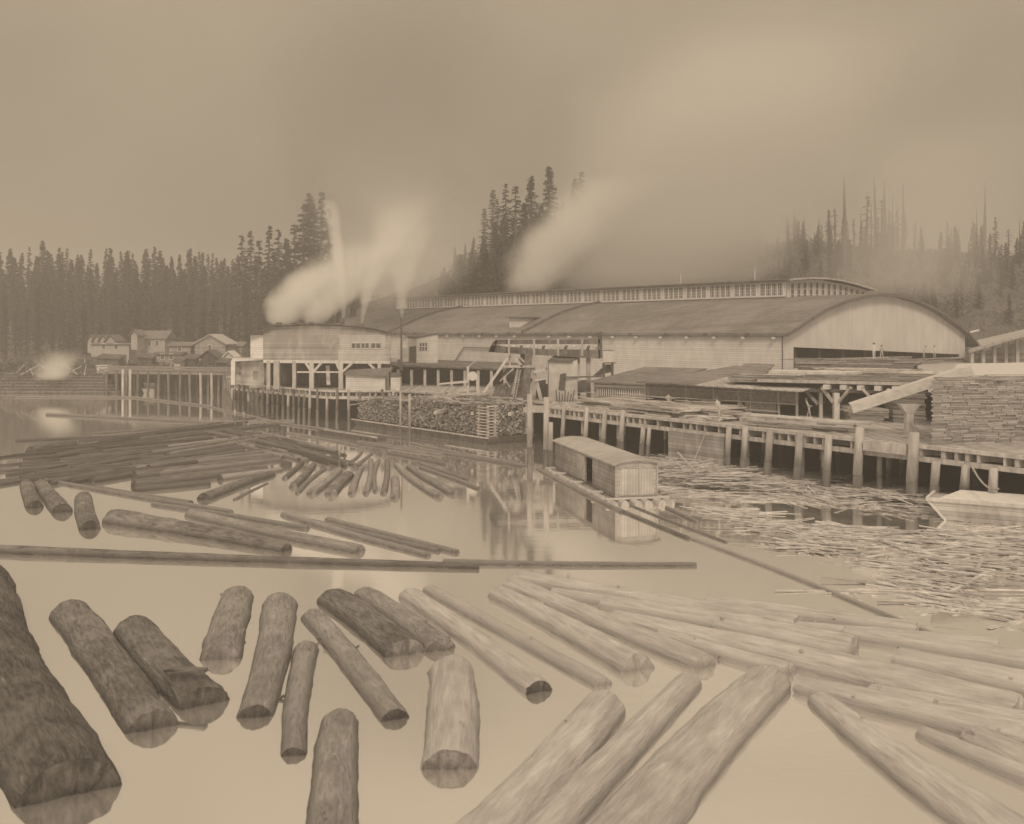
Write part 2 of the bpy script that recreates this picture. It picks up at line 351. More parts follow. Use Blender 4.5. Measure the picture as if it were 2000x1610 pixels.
# left trestle
tre = thing('trestle', 'low timber trestle crossing the water beside the small houses', 'trestle', (-65, 197, 0))
ta, tb = V(-79, 197, 0), V(-50, 188, 0)
m = MB(); m.prism([ta + V(0, 0, 4.55), tb + V(0, 0, 4.55), tb + V(0, 5, 4.55), ta + V(0, 5, 4.55)], (0, 0, .3)); m.build('deck', mat('dull_boards', .17, .3), tre)
m = MB(); m.beam(ta + V(0, -.1, 5.3), tb + V(0, -.1, 5.3), .3, .3); m.beam(ta + V(0, .2, 4.2), tb + V(0, .2, 4.2), .3, .5); m.build('side_timber', mat('dull_boards', .17, .3), tre)
for i in range(13):
    q = ta.lerp(tb, (i + .5) / 13)
    for k in (0, 4.2): MB().cyl(q + V(0, k, -1.5), q + V(rnd.uniform(-.2, .2), k, 4.4), .27, .24, 8).build('pile', M_TIMBER if i in (9, 10) else M_WET, tre, True)
MB().prism([ta + V(0, 5.2, -1), tb + V(0, 5.2, -1), tb + V(0, 5.2, 4.4), ta + V(0, 5.2, 4.4)], (0, .2, 0)).build('shade_sheet', M_SHADE, tre)  # added dark sheet, paints the shade below the trestle deck
for i, px in enumerate((240, 254)):
    o = MB().cyl(P(px, 772, 192) + V(0, 0, -1.5), P(px, 722, 192), .28, .25, 8).build('mooring_pile', M_TIMBER, None, True)
    tag(o, ['taller left one of two posts standing before the trestle', 'right one of two posts standing before the trestle'][i], 'mooring pile')

# ================================================================ MILL
C0 = V(33.9, 128, 0); GD = V(.781, .625, 0); UD = V(-.625, .781, 0)
def MP(s, u, z): return C0 + GD * s + UD * u + V(0, 0, z)
mill = thing('sawmill_building', 'huge whitewashed sawmill with arched roof and long window monitor', 'sawmill', MP(0, 0, ZD))
prof = []
for px, py in [(1526.5, 651), (1545, 640), (1565, 626), (1603, 603), (1641, 587), (1680, 577), (1713, 573.6), (1743, 575.6), (1782, 586), (1820, 604), (1858, 630), (1884, 651), (1901.5, 674)]:
    r = (px - CX) / FOC; s = (128 * r - 33.9) / (.781 - .625 * r); prof.append((s, 12 - (py - HY) * (128 + .625 * s) / FOC))
def pz(s): return pwl(s, prof)
SMAX = 45.5
def roof_strip(prof_, u0, u1, dz, th, matr, name, parent):
    m = MB(); n = len(prof_); 
    a = [MP(s, u0, z + dz) for s, z in prof_]; b = [MP(s, u1, z + dz) for s, z in prof_]
    vs = a + b + [p - V(0, 0, th) for p in a] + [p - V(0, 0, th) for p in b]
    fs = []
    for i in range(n - 1):
        fs.append((i, i + 1, n + i + 1, n + i)); fs.append((2 * n + i, 3 * n + i, 3 * n + i + 1, 2 * n + i + 1))
        fs.append((i, 2 * n + i, 2 * n + i + 1, i + 1)); fs.append((n + i, n + i + 1, 3 * n + i + 1, 3 * n + i))
    fs.append((0, n, 3 * n, 2 * n)); fs.append((n - 1, 3 * n - 1, 4 * n - 1, 2 * n - 1))
    m.add(vs, fs); return m.build(name, matr, parent)
sec = [(-.9, 51, 0), (51.02, 92, 0.02), (92.02, 122, .04)]
fine = [(prof[0][0] - .2 + (prof[-1][0] - prof[0][0] + .2) * i / 40, 0) for i in range(41)]
fine = [(s, pz(s)) for s, _ in fine]
for i, (u0, u1, dz) in enumerate(sec):
    rf = roof_strip(fine, u0, u1, dz, .35, M_ROOF, 'roof', mill)
    # raised edge rim at the near end of each section; dark colour paints its shadow line
    rm = roof_strip([(s, z) for s, z in fine], u0 - .15, u0 + .15, dz + (.03 if i == 0 else .42), .42 if i == 0 else .8, M_RIM, 'roof_rim', mill)
    q = MB(); q.beam(MP(-.35, u0, 11.55 + dz), MP(-.35, u1, 11.55 + dz), .25, .28); q.build('eave_board', M_RIM, mill)
for (u0, u1, dz) in sec:
    n = int((u1 - u0) / 4.8); q = MB()
    for i in range(n): q.beam(MP(-.7, u0 + 2 + i * 4.8, 11.2 + dz), MP(0, u0 + 2 + i * 4.8, 11.2 + dz), .3, .25)
    q.build('rafter_end', M_TRIM, mill)
# long wall
m = MB(); 
for (u0, u1, dz) in sec: m.prism([MP(0, max(u0, .01), 3.0), MP(0, u1, 3.0), MP(0, u1, 11.7 + dz), MP(0, max(u0, .01), 11.7 + dz)], GD * .25)
m.prism([MP(SMAX - 1, 0.3, 3.0), MP(SMAX - 1, 122, 3.0), MP(SMAX - 1, 122, 9.2), MP(SMAX - 1, 0.3, 9.2)], GD * .25)
m.build('side_wall', M_WALL, mill)
# gable wall, opening below a sloping header
def hdr(s): return pwl(s, [(2.1, 10.05), (43.4, 8.55)])
m = MB(); S = [0, 2.1] + [2.1 + 41.3 * i / 24 for i in range(1, 25)] + [45.0]
for a, b in zip(S, S[1:]):
    lo = (lambda s: 3.0) if (b <= 2.11 or a >= 43.3) else hdr
    m.prism([MP(a, -.02, lo(a)), MP(b, -.02, lo(b)), MP(b, -.02, pz(b) - .3), MP(a, -.02, pz(a) - .3)], UD * .25)
m.build('gable_wall', M_WALLV, mill)
m = MB(); m.prism([MP(0, 121, 3), MP(45, 121, 3), MP(45, 121, 8), MP(36, 121, 13), MP(22, 121, 16), MP(10, 121, 14), MP(0, 121, 10)], UD * .25); m.build('rear_wall', M_WALL, mill)
m = MB(); m.prism([MP(1, .4, 7.2), MP(44, .4, 7.2), MP(44, 40, 7.2), MP(1, 40, 7.2)], (0, 0, .15)); m.build('mill_floor', M_TIMBERD, mill)
for i in range(8):
    MB().beam(MP(4 + i * 5.3, 1.2, 7), MP(4 + i * 5.3, 1.2, 10.2), .35).build('inner_post', M_TIMBERD, mill)
# monitor
mon = [(16.6, 19.42), (19, 19.66), (22, 19.84), (25.5, 19.92), (29, 19.78), (33, 19.36), (38.6, 18.55)]
roof_strip(mon, 11.2, 118, .12, .22, M_ROOF2, 'monitor_roof', mill)
roof_strip(mon, 11.0, 11.3, .14, .26, M_TIMBER, 'monitor_fascia', mill)
m = MB(); m.prism([MP(17.3, 12.2, 14), MP(17.3, 117.5, 14), MP(17.3, 117.5, 19.3), MP(17.3, 12.2, 19.3)], GD * .15)
m.prism([MP(17.3, 12.2, 14), MP(37.8, 12.2, 12), MP(37.8, 12.2, 18.55), MP(33, 12.2, 19.2), MP(25.5, 12.2, 19.75), MP(21, 12.2, 19.6), MP(17.3, 12.2, 19.3)], UD * .15)
m.prism([MP(37.8, 12.3, 12), MP(37.8, 117.5, 12), MP(37.8, 117.5, 18.7), MP(37.8, 12.3, 18.7)], -GD * .15)
m.build('monitor_wall', M_TRIM, mill)
# window bays: four tall sashes each
def sash(o0, du, wd, h, nx, ny):
    """panes + muntins on a plane: o0 lower corner, du unit vector along, outward normal given by nrm"""
    pass
BAY = 4.8
for i in range(21):
    u0 = 12.7 + i * BAY; z0, z1 = 17.35, 19.05; wdt = BAY - .62
    if u0 + wdt > 117: break
    fr = MB(); pn = MB(); o_ = -GD
    pn.prism([MP(17.3, u0, z0) + o_ * .06, MP(17.3, u0 + wdt, z0) + o_ * .06, MP(17.3, u0 + wdt, z1) + o_ * .06, MP(17.3, u0, z1) + o_ * .06], GD * .04)
    for k in range(5):
        uu = u0 + wdt * k / 4; fr.beam(MP(17.3, uu, z0) + o_ * .11, MP(17.3, uu, z1) + o_ * .11, .20, .12, up=GD)
        if k < 4:
            for q in (1, 2): fr.beam(MP(17.3, uu + wdt / 4 * q / 3, z0) + o_ * .09, MP(17.3, uu + wdt / 4 * q / 3, z1) + o_ * .09, .04, .05, up=GD)
    for k in (1, 2, 3): zz = z0 + (z1 - z0) * k / 4; fr.beam(MP(17.3, u0, zz) + o_ * .092, MP(17.3, u0 + wdt, zz) + o_ * .092, .05, .045)
    f = fr.build('window', M_TRIM, mill); pn.build('pane', M_GLASS, f)
for i in range(13):
    s0 = 18.1 + i * 1.5; z0 = 16.6; zt = pwl(s0 + .5, mon) - .62
    fr = MB(); pn = MB()
    pn.prism([MP(s0, 12.12, z0), MP(s0 + .85, 12.12, z0), MP(s0 + .85, 12.12, zt), MP(s0, 12.12, zt)], UD * .04)
    for ss in (s0 - .05, s0 + .9): fr.beam(MP(ss, 12.08, z0), MP(ss, 12.08, zt), .14, .1, up=UD)
    for zz in (z0 + (zt - z0) * .33, z0 + (zt - z0) * .66): fr.beam(MP(s0, 12.1, zz), MP(s0 + .85, 12.1, zz), .05, .06)
    f = fr.build('window', M_TRIM, mill); pn.build('pane', M_GLASS, f)
MB().beam(MP(17.1, 12.3, 17.2), MP(17.1, 117, 17.2), .25, .22).build('monitor_sill', M_TRIM, mill)
# roof dormer
dm = MB(); c = P(1000, 640, 167); 
base = MP(2.0, 57.5, 0); zb = pz(2.0) - .15
dm.prism([base + V(0, 0, zb - .3), base + UD * -2.6 + V(0, 0, zb - .3), base + UD * -2.6 + V(0, 0, zb + 1.8), base + V(0, 0, zb + 1.8)], GD * 5)
d_ = dm.build('dormer', M_TRIM, mill)
MB().prism([base - GD * .5 + UD * .5 + V(0, 0, zb + 1.8), base - GD * .5 - UD * 3.2 + V(0, 0, zb + 1.8), base - GD * .5 - UD * 3.2 + V(0, 0, zb + 1.95), base - GD * .5 + UD * .5 + V(0, 0, zb + 1.95)], GD * 6).build('dormer_roof', M_RIM, d_)
# pipe along long wall, two small cleats
m = MB(); m.cyl(MP(-.3, 70.5, 6.4), MP(-.3, 67.5, 9.2), .1, .1, 6); m.cyl(MP(-.3, 67.5, 9.2), MP(-.3, 54, 9.2), .1, .1, 6); m.build('wall_pipe', M_IRON, mill)
# roof poles seen beyond the ridge
for u, px in ((35, 0), (20, 1)):
    o = MB().cyl(MP(20, u, 19.4), MP(20, u, 21.6), .07, .05, 6).build('roof_pole', M_TRIM, mill)

# ================================================================ EXTRA SHED AT RIGHT OF MILL
sh = thing('shed', 'white roofed side shed partly seen at the right end of the sawmill', 'shed', P(1930, 710, 150))
a = P(1893, 700, 158); b_ = P(1890, 712, 150)
m = MB(); m.prism([P(1892, 690, 150), P(2010, 655, 146), P(2030, 640, 175), P(1890, 672, 178)], (0, 0, .3)); m.build('roof', mat('pale_shed_roof', .40, .54, 1.0, planks=('x', 1.0, .15)), sh)
m = MB()
for i in range(6): q = P(1898 + i * 22, 712, 150.3); m.beam(q, q + V(0, 0, 2.2 + i * .5), .45)
m.build('post', M_TIMBER, sh)
MB().prism([P(1892, 716, 152), P(2010, 716, 152), P(2010, 664, 152), P(1892, 694, 152)], (0, .2, 0)).build('back_wall', M_WALLG, sh)
o = thing('telegraph_pole', 'slender pole rising beyond the right end of the mill roof', 'pole', P(1893, 650, 190))
MB().cyl(P(1885, 652, 176), P(1912, 645, 176), .2, .16, 6).build('slanted_spar', M_TRIM, o)

# ================================================================ UPPER LUMBER PLATFORM
pf = thing('lumber_platform', 'raised lumber platform on braced white posts before the mill gable', 'platform', P(1630, 815, 95.8))
ZP = 7.4
f0, f1 = V(23.4, 97.5, 0), V(40.5, 88.0, 0)       # front edge left to right
bk0, bk1 = MP(1.5, -.6, 0), MP(47, -.6, 0)
m = MB(); m.prism([f0 + V(0, 0, ZP - .15), f1 + V(0, 0, ZP - .15), V(62, 90, ZP - .15), bk1 + V(0, 0, ZP - .15), bk0 + V(0, 0, ZP - .15)], (0, 0, .15)); m.build('deck', M_TIMBER, pf)
fd = (f1 - f0).normalized(); fi = V(-fd.y, fd.x, 0)
m = MB(); m.beam(f0 + V(0, 0, ZP - .05), f1 + V(0, 0, ZP - .05), .3, .28); m.build('edge_timber', M_TIMBER, pf)
for i in range(9): q = f0 + fd * (6.5 + i * 1.5) + V(0, 0, ZP - .48); MB().beam(q - fi * .75, q + fi * 6, .55, .42).build('joist', M_TIMBERW, pf)
m = MB(); m.beam(f0 + fi * .5 + V(0, 0, ZP - .85), f1 + fi * .5 + V(0, 0, ZP - .85), .35, .32); m.beam(f0 + fi * 8 + V(0, 0, ZP - .85), f1 + fi * 8 + V(0, 0, ZP - .85), .35, .32); m.build('cap_beam', M_TIMBERD, pf)
posts = [(1603, .3, 95.4), (1633, .5, 93.6)]
for px, wd, D in posts:
    q = P(px, 700, D); MB().beam(V(q.x, q.y, ZD), V(q.x, q.y, ZP - 1), wd).build('post', M_TIMBERW, pf)
for px, D in ((1700, 100), (1740, 105), (1800, 100), (1660, 108), (1850, 100)):
    q = P(px, 700, D); MB().beam(V(q.x, q.y, ZD), V(q.x, q.y, ZP - .3), .3).build('post', M_TIMBERD, pf)
def brace(p0, p1, w_=.24, par=pf, mt=None): MB().beam(p0, p1, w_, w_).build('brace', mt or M_TIMBER, par)
brace(P(1637, 787, 93.5), P(1662, 757, 92.2)); brace(P(1628, 787, 93.6), P(1605, 757, 94.8)); brace(P(1710, 787, 91), P(1682, 757, 91.4)); brace(P(1748, 780, 89.5), P(1733, 760, 90)); brace(P(1598, 790, 95.6), P(1576, 765, 96.5))
# front right support with corbel, below the chute
st = thing('corbel_post', 'square white post with flared cap under the slanting chute', 'post', P(1775, 852, 78.5))
q = P(1775, 852, 78.5)
MB().beam(V(q.x, q.y, ZD), V(q.x, q.y, 5.75), .55).build('shaft', M_TIMBERW, st)
MB().hexa([V(q.x - .3, q.y - .3, 5.75), V(q.x + .3, q.y - .3, 5.75), V(q.x + .3, q.y + .3, 5.75), V(q.x - .3, q.y + .3, 5.75), V(q.x - .8, q.y - .35, 6.45), V(q.x + .8, q.y - .35, 6.45), V(q.x + .8, q.y + .35, 6.45), V(q.x - .8, q.y + .35, 6.45)]).build('flared_cap', M_TIMBERW, st)
brace(P(1779, 822, 78), P(1800, 851, 77.5), .12, st); MB().beam(P(1760, 852, 77.5), P(1805, 853, 77), .25, .12).build('foot_timber', M_TIMBERW, st)
ch = MB(); ch.beam(P(1662, 797, 80), P(1895, 722, 78), 1.6, .75); o = ch.build('slide_chute', mat('chute_boards', .52, .72, 1.5, (1, 1, 2), .85, .1)); tag(o, 'long straight pale board chute slanting down from the platform', 'chute')
# board fascia at top right: pale landing
pl_ = MB(); pl_.prism([P(1850, 745, 82), P(2050, 745, 78), P(2050, 712, 120), P(1870, 716, 120)], (0, 0, .3)); o = pl_.build('landing_deck', M_TIMBERW); tag(o, 'pale upper landing reaching the right end of the lumber platform', 'landing')

def lumber_stack(label, a, b, depth, h, z, mt, th=.16, jag=.35, lens=(2.5, 5.5), cat='lumber stack', name='lumber_stack', step=.45, group=None, jit=1.0, top_jag=.0):
    """courses of boards: front line a->b, going back by vector depth"""
    a = Vector(a); b = Vector(b); dv = Vector(depth); d = (b - a).normalized(); nl = max(1, int(h / th)); m = MB(); L = (b - a).length
    for k in range(nl):
        zz = z + (k + .5) * th; x = rnd.uniform(-jag, jag) * .8
        while x < L:
            ln = rnd.uniform(*lens); x1 = min(L + rnd.uniform(-jag, jag), x + ln)
            if x1 - x > .4:
                off = dv.normalized() * rnd.uniform(-.10, .10) * jit
                p = a + d * x + off; q = a + d * x1 + off
                m.prism([V(p.x, p.y, zz - th * .46), V(q.x, q.y, zz - th * .46), V(q.x, q.y, zz + th * .44), V(p.x, p.y, zz + th * .44)], dv)
            x = x1 + .04
    if top_jag:
        for k in range(int(L * 2.2)):
            t_ = rnd.random(); u_ = rnd.random(); ang = math.atan2(d.y, d.x) + rnd.gauss(0, .12)
            c_ = a + d * (t_ * L) + dv * u_; m.box((c_.x, c_.y, z + nl * th + rnd.uniform(0, top_jag)), (rnd.uniform(2, 5), .25, .06), ang)
    o = m.build(name, mt); return tag(o, label, cat, group)
# lumber on the platform
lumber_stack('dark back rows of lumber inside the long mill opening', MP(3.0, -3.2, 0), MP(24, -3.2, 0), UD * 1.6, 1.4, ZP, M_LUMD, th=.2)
lumber_stack('low grey rows of lumber at the left of the raised platform', f0 + fd * .5 + fi * 13 + V(0, 0, 0), f0 + fd * 12.5 + fi * 13, fi * 3, 1.6, ZP, M_LUMD, th=.2, top_jag=.15)
lumber_stack('shallow layered lumber in the middle of the raised platform', f0 + fd * 4 + fi * 6.5, f0 + fd * 18 + fi * 7, fi * 5, .75, ZP, M_LUMBER, th=.15, top_jag=.2)
lumber_stack('thin layer of boards along the raised platform edge', f0 + fd * 4 + fi * .8, f0 + fd * 19 + fi * .8, fi * 4, .39, ZP, M_LUMD, th=.13, top_jag=.15)
lumber_stack('pale short boards stacked at left end of the platform', f0 + fd * 0.2 + fi * 3.5, f0 + fd * 8.5 + fi * 3.5, fi * 3, .8, ZP, M_TIMBERW, th=.26)
lumber_stack('dark heap of boards on the left tip of the platform', f0 - fd * 3.2 + fi * 1.0, f0 + fd * 5 + fi * .6, fi * 2.5, .6, ZP - .3, M_LUMD, th=.2, top_jag=.3)
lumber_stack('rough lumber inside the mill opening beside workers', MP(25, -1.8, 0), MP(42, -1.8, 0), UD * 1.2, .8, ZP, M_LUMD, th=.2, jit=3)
# tall brick-like lumber pile at the right
lumber_stack('tall tight pile of short lumber filling the right edge', V(29.6, 72.2, 0), V(47.5, 76.5, 0), V(3.4, 7, 0), 4.5, ZD, mat('short_lumber', .30, .50, 1.5, (1, 1, 6), .9, .2, isl=.35), th=.125, jag=.15, jit=.7, top_jag=.12, lens=(.7, 1.9))
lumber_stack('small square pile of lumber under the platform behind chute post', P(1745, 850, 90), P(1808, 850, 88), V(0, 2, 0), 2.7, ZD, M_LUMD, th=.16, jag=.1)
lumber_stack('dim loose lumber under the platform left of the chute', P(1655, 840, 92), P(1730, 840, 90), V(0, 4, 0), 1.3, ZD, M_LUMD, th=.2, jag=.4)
# lumber on the wharf
lumber_stack('long low pale sheet of boards lying in front of the open shed', P(1440, 812, 92), P(1668, 838, 84), V(.8, 1.8, 0), .5, ZD, M_TIMBERW, th=.16, jag=.3, top_jag=.1)
lumber_stack('dark thin boards lying at the wharf edge before pale boards', P(1480, 828, 86), P(1640, 845, 81), V(.6, 1.4, 0), .22, ZD, M_LUMD, th=.11, jag=.6, top_jag=.1)
lumber_stack('broad flat spread of boards heaped on the wharf behind the houseboat', edge_pt(1105) + V(1.5, 1.5, 0), edge_pt(1300) + V(1.5, 1.5, 0), V(7, 5, 0), .9, ZD, M_LUMBER, th=.15, jag=.9, jit=4, top_jag=.45)
lumber_stack('loose boards trailing off the spread pile towards the shed', P(1230, 803, 106), P(1420, 822, 92), V(2, 2, 0), .5, ZD, M_LUMBER, th=.12, jag=.8, jit=4, top_jag=.35)
lumber_stack('flat boards lying beside the worker on the wharf', P(1330, 812, 95), P(1405, 822, 91), V(1.6, 2, 0), .35, ZD, M_TIMBERW, th=.12, jag=.5, jit=2, top_jag=.1)

# ================================================================ SHEDS ON THE WHARF
s1 = thing('open_shed', 'long low open fronted shed with patched plank roof on wharf', 'shed', V(20.5, 100.5, ZD))
a, b_ = V(14.0, 106.0, 0), V(26.6, 95.8, 0); dd = (b_ - a).normalized(); inn = V(-dd.y, dd.x, 0); L = (b_ - a).length
def sp(x, y, z): return a + dd * x + inn * y + V(0, 0, z)
m = MB(); m.prism([sp(-.6, -1.2, 6.75), sp(L * .45, -1.2, 6.6), sp(L * .45, 14, 7.75), sp(2, 16, 8.0)], (0, 0, .12)); m.build('roof', M_ROOF, s1)
m = MB(); m.prism([sp(L * .4, -1.6, 6.66), sp(L + 1.2, -1.6, 6.45), sp(L + 1.2, 8, 7.25), sp(L * .4, 13, 7.8)], (0, 0, .12)); m.build('roof_patch', mat('pale_roof_boards', .42, .62, 1.0, planks=('x', .6, .2)), s1)
m = MB(); m.prism([sp(5.5, 8.5, 7.4), sp(9, 8.5, 7.4), sp(9, 11, 8.4), sp(5.5, 11, 8.4)], (0, 0, .15)); m.build('roof_hatch', M_ROOF, s1)
m = MB(); m.prism([sp(-.2, 0, 5.45), sp(L, 0, 5.3), sp(L, 0, 6.5), sp(-.2, 0, 6.65)], inn * .1); m.build('fascia_boards', mat('dull_boards', .24, .38, 1.2, planks=('x', .3, .3)), s1)
m = MB(); m.beam(sp(-.2, -.12, 5.35), sp(L, -.12, 5.2), .12, .12); m.beam(sp(-.2, -.1, 6.25), sp(L * .75, -.1, 6.15), .05, .06); m.build('batten', M_TIMBER, s1)
for x in (0.1, 4.5, 7.6, 10.3, 11.6, L - 1.8, L): MB().beam(sp(x, .1, ZD), sp(x, .1, 6.6), .22).build('post', M_TIMBER, s1)
for x in (4.5, 10.3): MB().beam(sp(x + .1, 0, 5.2), sp(x + 1.2, 0, 4.1), .12).build('brace', M_TIMBER, s1)
m = MB(); m.prism([sp(-.5, 13, ZD), sp(L + 1, 8.2, ZD), sp(L + 1, 8.2, 7.1), sp(-.5, 13, 7.6)], inn * .1); m.prism([sp(-.25, .1, ZD), sp(-.25, 13, ZD), sp(-.25, 13, 7.4), sp(-.25, .1, 6.6)], dd * .1); m.build('board_wall', mat('dull_boards', .17, .3), s1)
m = MB(); m.prism([sp(L - 5.2, -.02, 4.1), sp(L - 2, -.02, 4.1), sp(L - 2, -.02, 5.2), sp(L - 5.2, -.02, 5.2)], inn * .08); m.build('half_wall', mat('dull_boards', .17, .3), s1)
m = MB(); m.beam(sp(1, -.3, 4.7), sp(L - 1.5, -.3, 4.45), .12, .1); m.build('rail', M_TIMBER, s1)

s2 = thing('window_shed', 'small wharf shed with long lattice window under plank roof', 'shed', P(1210, 785, 117))
m = MB(); A_ = P(1160, 785, 117); B_ = P(1262, 786, 113); d2 = (B_ - A_).normalized(); i2 = V(-d2.y, d2.x, 0); L2 = (B_ - A_).length
def s2p(x, y, z): q = A_ + d2 * x + i2 * y; return V(q.x, q.y, z)
m.prism([s2p(0, 0, ZD), s2p(L2, 0, ZD), s2p(L2, 0, 6.1), s2p(0, 0, 6.1)], i2 * 8); m.build('wall', M_WALLG, s2)
MB().prism([s2p(-.5, -.7, 6.15), s2p(L2 + .3, -.7, 6.1), s2p(L2 + 3, 9, 7.6), s2p(1.5, 9, 7.6)], (0, 0, .15)).build('roof', M_ROOF, s2)
MB().beam(s2p(0, -.1, 5.85), s2p(L2, -.1, 5.85), .1, .25).build('eave_board', M_TRIM, s2)
w_ = MB(); w_.prism([s2p(.6, -.05, 4.7), s2p(L2 - .8, -.05, 4.7), s2p(L2 - .8, -.05, 5.5), s2p(.6, -.05, 5.5)], i2 * .04); w_o = w_.build('window', M_GLASS, s2)
m = MB()
for i in range(20): x = .6 + (L2 - 1.4) * i / 19; m.beam(s2p(x, -.1, 4.7), s2p(x, -.1, 5.5), .08)
m.build('window_bars', M_TRIM, w_o)

# ================================================================ BOILER HOUSE (raised, steaming)
bh = thing('boiler_house', 'weathered white boiler house raised on posts over the wharf corner', 'boiler house', P(640, 700, 143))
DB = 143.0
def B(px, py, D=DB): return P(px, py, D)
fp = [(514, 706), (762, 708), (762, 652), (735, 645.5), (700, 640), (660, 637), (600, 635.5), (540, 638.5), (514, 645)]
MB().prism([B(*p) for p in fp[::1]], (0, .25, 0)).build('front_wall', mat('boiler_wall', .34, .58, .7, (1, 1, .4), .85, planks=('z', .32, .22), blot=.5), bh)
MB().prism([B(660, 705, DB - .05), B(752, 707, DB - .05), B(752, 655, DB - .05), B(660, 655, DB - .05)], (0, .04, 0)).build('whitewashed_panel', mat('dull_whitewash', .50, .64, .8, (1, 1, .5), .8, planks=('z', .3, .1), blot=.3), bh)
MB().prism([B(489, 701, DB + .3), B(516.5, 701, DB + .3), B(516.5, 655, DB + .3), B(489, 655, DB + .3)], (0, 6, 0)).build('side_lean_to', M_WALL, bh)
rp = [(486, 657), (513, 647), (540, 637), (600, 634), (660, 635.5), (700, 638.5), (735, 644), (764, 651)]
m = MB(); bdir = V(-6, 24, 0)
for (x0, y0), (x1, y1) in zip(rp, rp[1:]):
    m.prism([B(x0, y0, DB - .6), B(x1, y1, DB - .6), B(x1, y1 - 2.5, DB - .6), B(x0, y0 - 2.5, DB - .6)], bdir)
m.build('roof', M_ROOF2, bh)
for xs in ((687, 703), (706, 720), (725, 743)):
    f = MB(); x0, x1 = xs; f.beam(B((x0 + x1) / 2, 670, DB - .12), B((x0 + x1) / 2, 681, DB - .12), .07); 
    for yy in (670, 681): f.beam(B(x0, yy, DB - .12), B(x1, yy, DB - .12), .1)
    fo = f.build('window', M_TRIM, bh); MB().prism([B(x0, 681, DB - .10), B(x1, 681, DB - .10), B(x1, 670, DB - .10), B(x0, 670, DB - .10)], (0, .03, 0)).build('pane', M_GLASS, fo)
for x0, x1 in ((642, 650), (655, 663)):
    MB().prism([B(x0, 683, DB - .08), B(x1, 683, DB - .08), B(x1, 659, DB - .08), B(x0, 659, DB - .08)], (0, .03, 0)).build('shutter', mat('dusty_board', .3, .45), bh)
for px, wd, mt in ((541, .8, M_TIMBER), (575, .5, M_TIMBER), (609, .6, M_TIMBERW), (666, .6, M_TIMBERW), (741, .45, M_TIMBERW), (525, .5, M_TIMBER)):
    t_, bt = B(px, 705, DB - .3), B(px, 760, DB - .3); MB().beam(V(bt.x, bt.y, ZD), t_, wd).build('post', mt, bh)
for p0, p1 in (((612, 727), (632, 704)), ((606, 722), (594, 704)), ((669, 727), (692, 705)), ((663, 722), (655, 704)), ((737, 727), (716, 705))):
    MB().beam(B(*p0, DB - .35), B(*p1, DB - .35), .32).build('brace', M_TIMBERW, bh)
m = MB(); m.beam(B(515, 706, DB - .3), B(762, 708, DB - .3), .4, .4); m.beam(B(580, 727, DB - .3), B(662, 727, DB - .3), .2, .2); m.build('sill_beam', M_TIMBERW, bh)
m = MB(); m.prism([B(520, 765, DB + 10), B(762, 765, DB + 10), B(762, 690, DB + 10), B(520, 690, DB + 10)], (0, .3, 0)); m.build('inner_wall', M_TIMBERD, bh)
for i, (x0, x1) in enumerate(((622, 640), (645, 660), (552, 566))):
    MB().cyl(V(B((x0 + x1) / 2, 760, DB + 5).x, DB + 5, ZD), B((x0 + x1) / 2, 715, DB + 5), .7, .7, 12).build('tank', M_IRON, bh, True)
MB().beam(B(640, 714, DB + 1), B(642, 752, DB + 1), .5).build('hanging_duct', M_TRIM, bh)
for px, y0, y1, r in ((583, 629, 637, .55), (668, 622, 637, .35), (707, 632, 640, .22), (545, 630, 640, .45), (608, 629, 637, .4)):
    MB().cyl(B(px, y1 + 6, DB + 3), B(px, y0, DB + 3), r, r, 10).build('stack', M_IRON, bh, True)
o = thing('steam_pipe_pole', 'tall thin dark exhaust pipe standing at boiler house corner', 'pipe', V(B(784, 720, 150).x, 150, 6.3))
MB().cyl(V(B(784, 720, 150).x, 150, 6.3), B(784, 621, 150), .16, .13, 8).build('pipe', M_IRON, o); MB().beam(V(B(784, 720, 150).x, 150.2, 6.4), V(B(778, 0, 150).x, 150.2, 7.9), .4).build('bracket', M_IRON, o)
# white shed at far left of the wharf
ws = thing('low_white_shed', 'low blotchy white shed with steam at its foot left of boiler house', 'shed', V(P(485, 750, 152).x, 152, ZD))
MB().prism([P(470, 752, 152), P(516, 752, 150), P(516, 706, 150), P(470, 706, 152)], (-1, 5, 0)).build('wall', mat('boiler_wall', 0, 0), ws)
MB().prism([P(453, 706, 151), P(520, 704, 149), P(520, 700, 155), P(453, 702, 157)], (0, 0, .2)).build('roof', M_TRIM, ws)
MB().beam(P(456, 752, 151), P(456, 704, 151), .6).build('post', M_TRIM, ws)
MB().prism([P(494, 742, 149.6), P(504, 742, 149.4), P(504, 725, 149.4), P(494, 725, 149.6)], (0, .05, 0)).build('opening', M_SHADE, ws)  # flat panel, shade of the opening painted dark
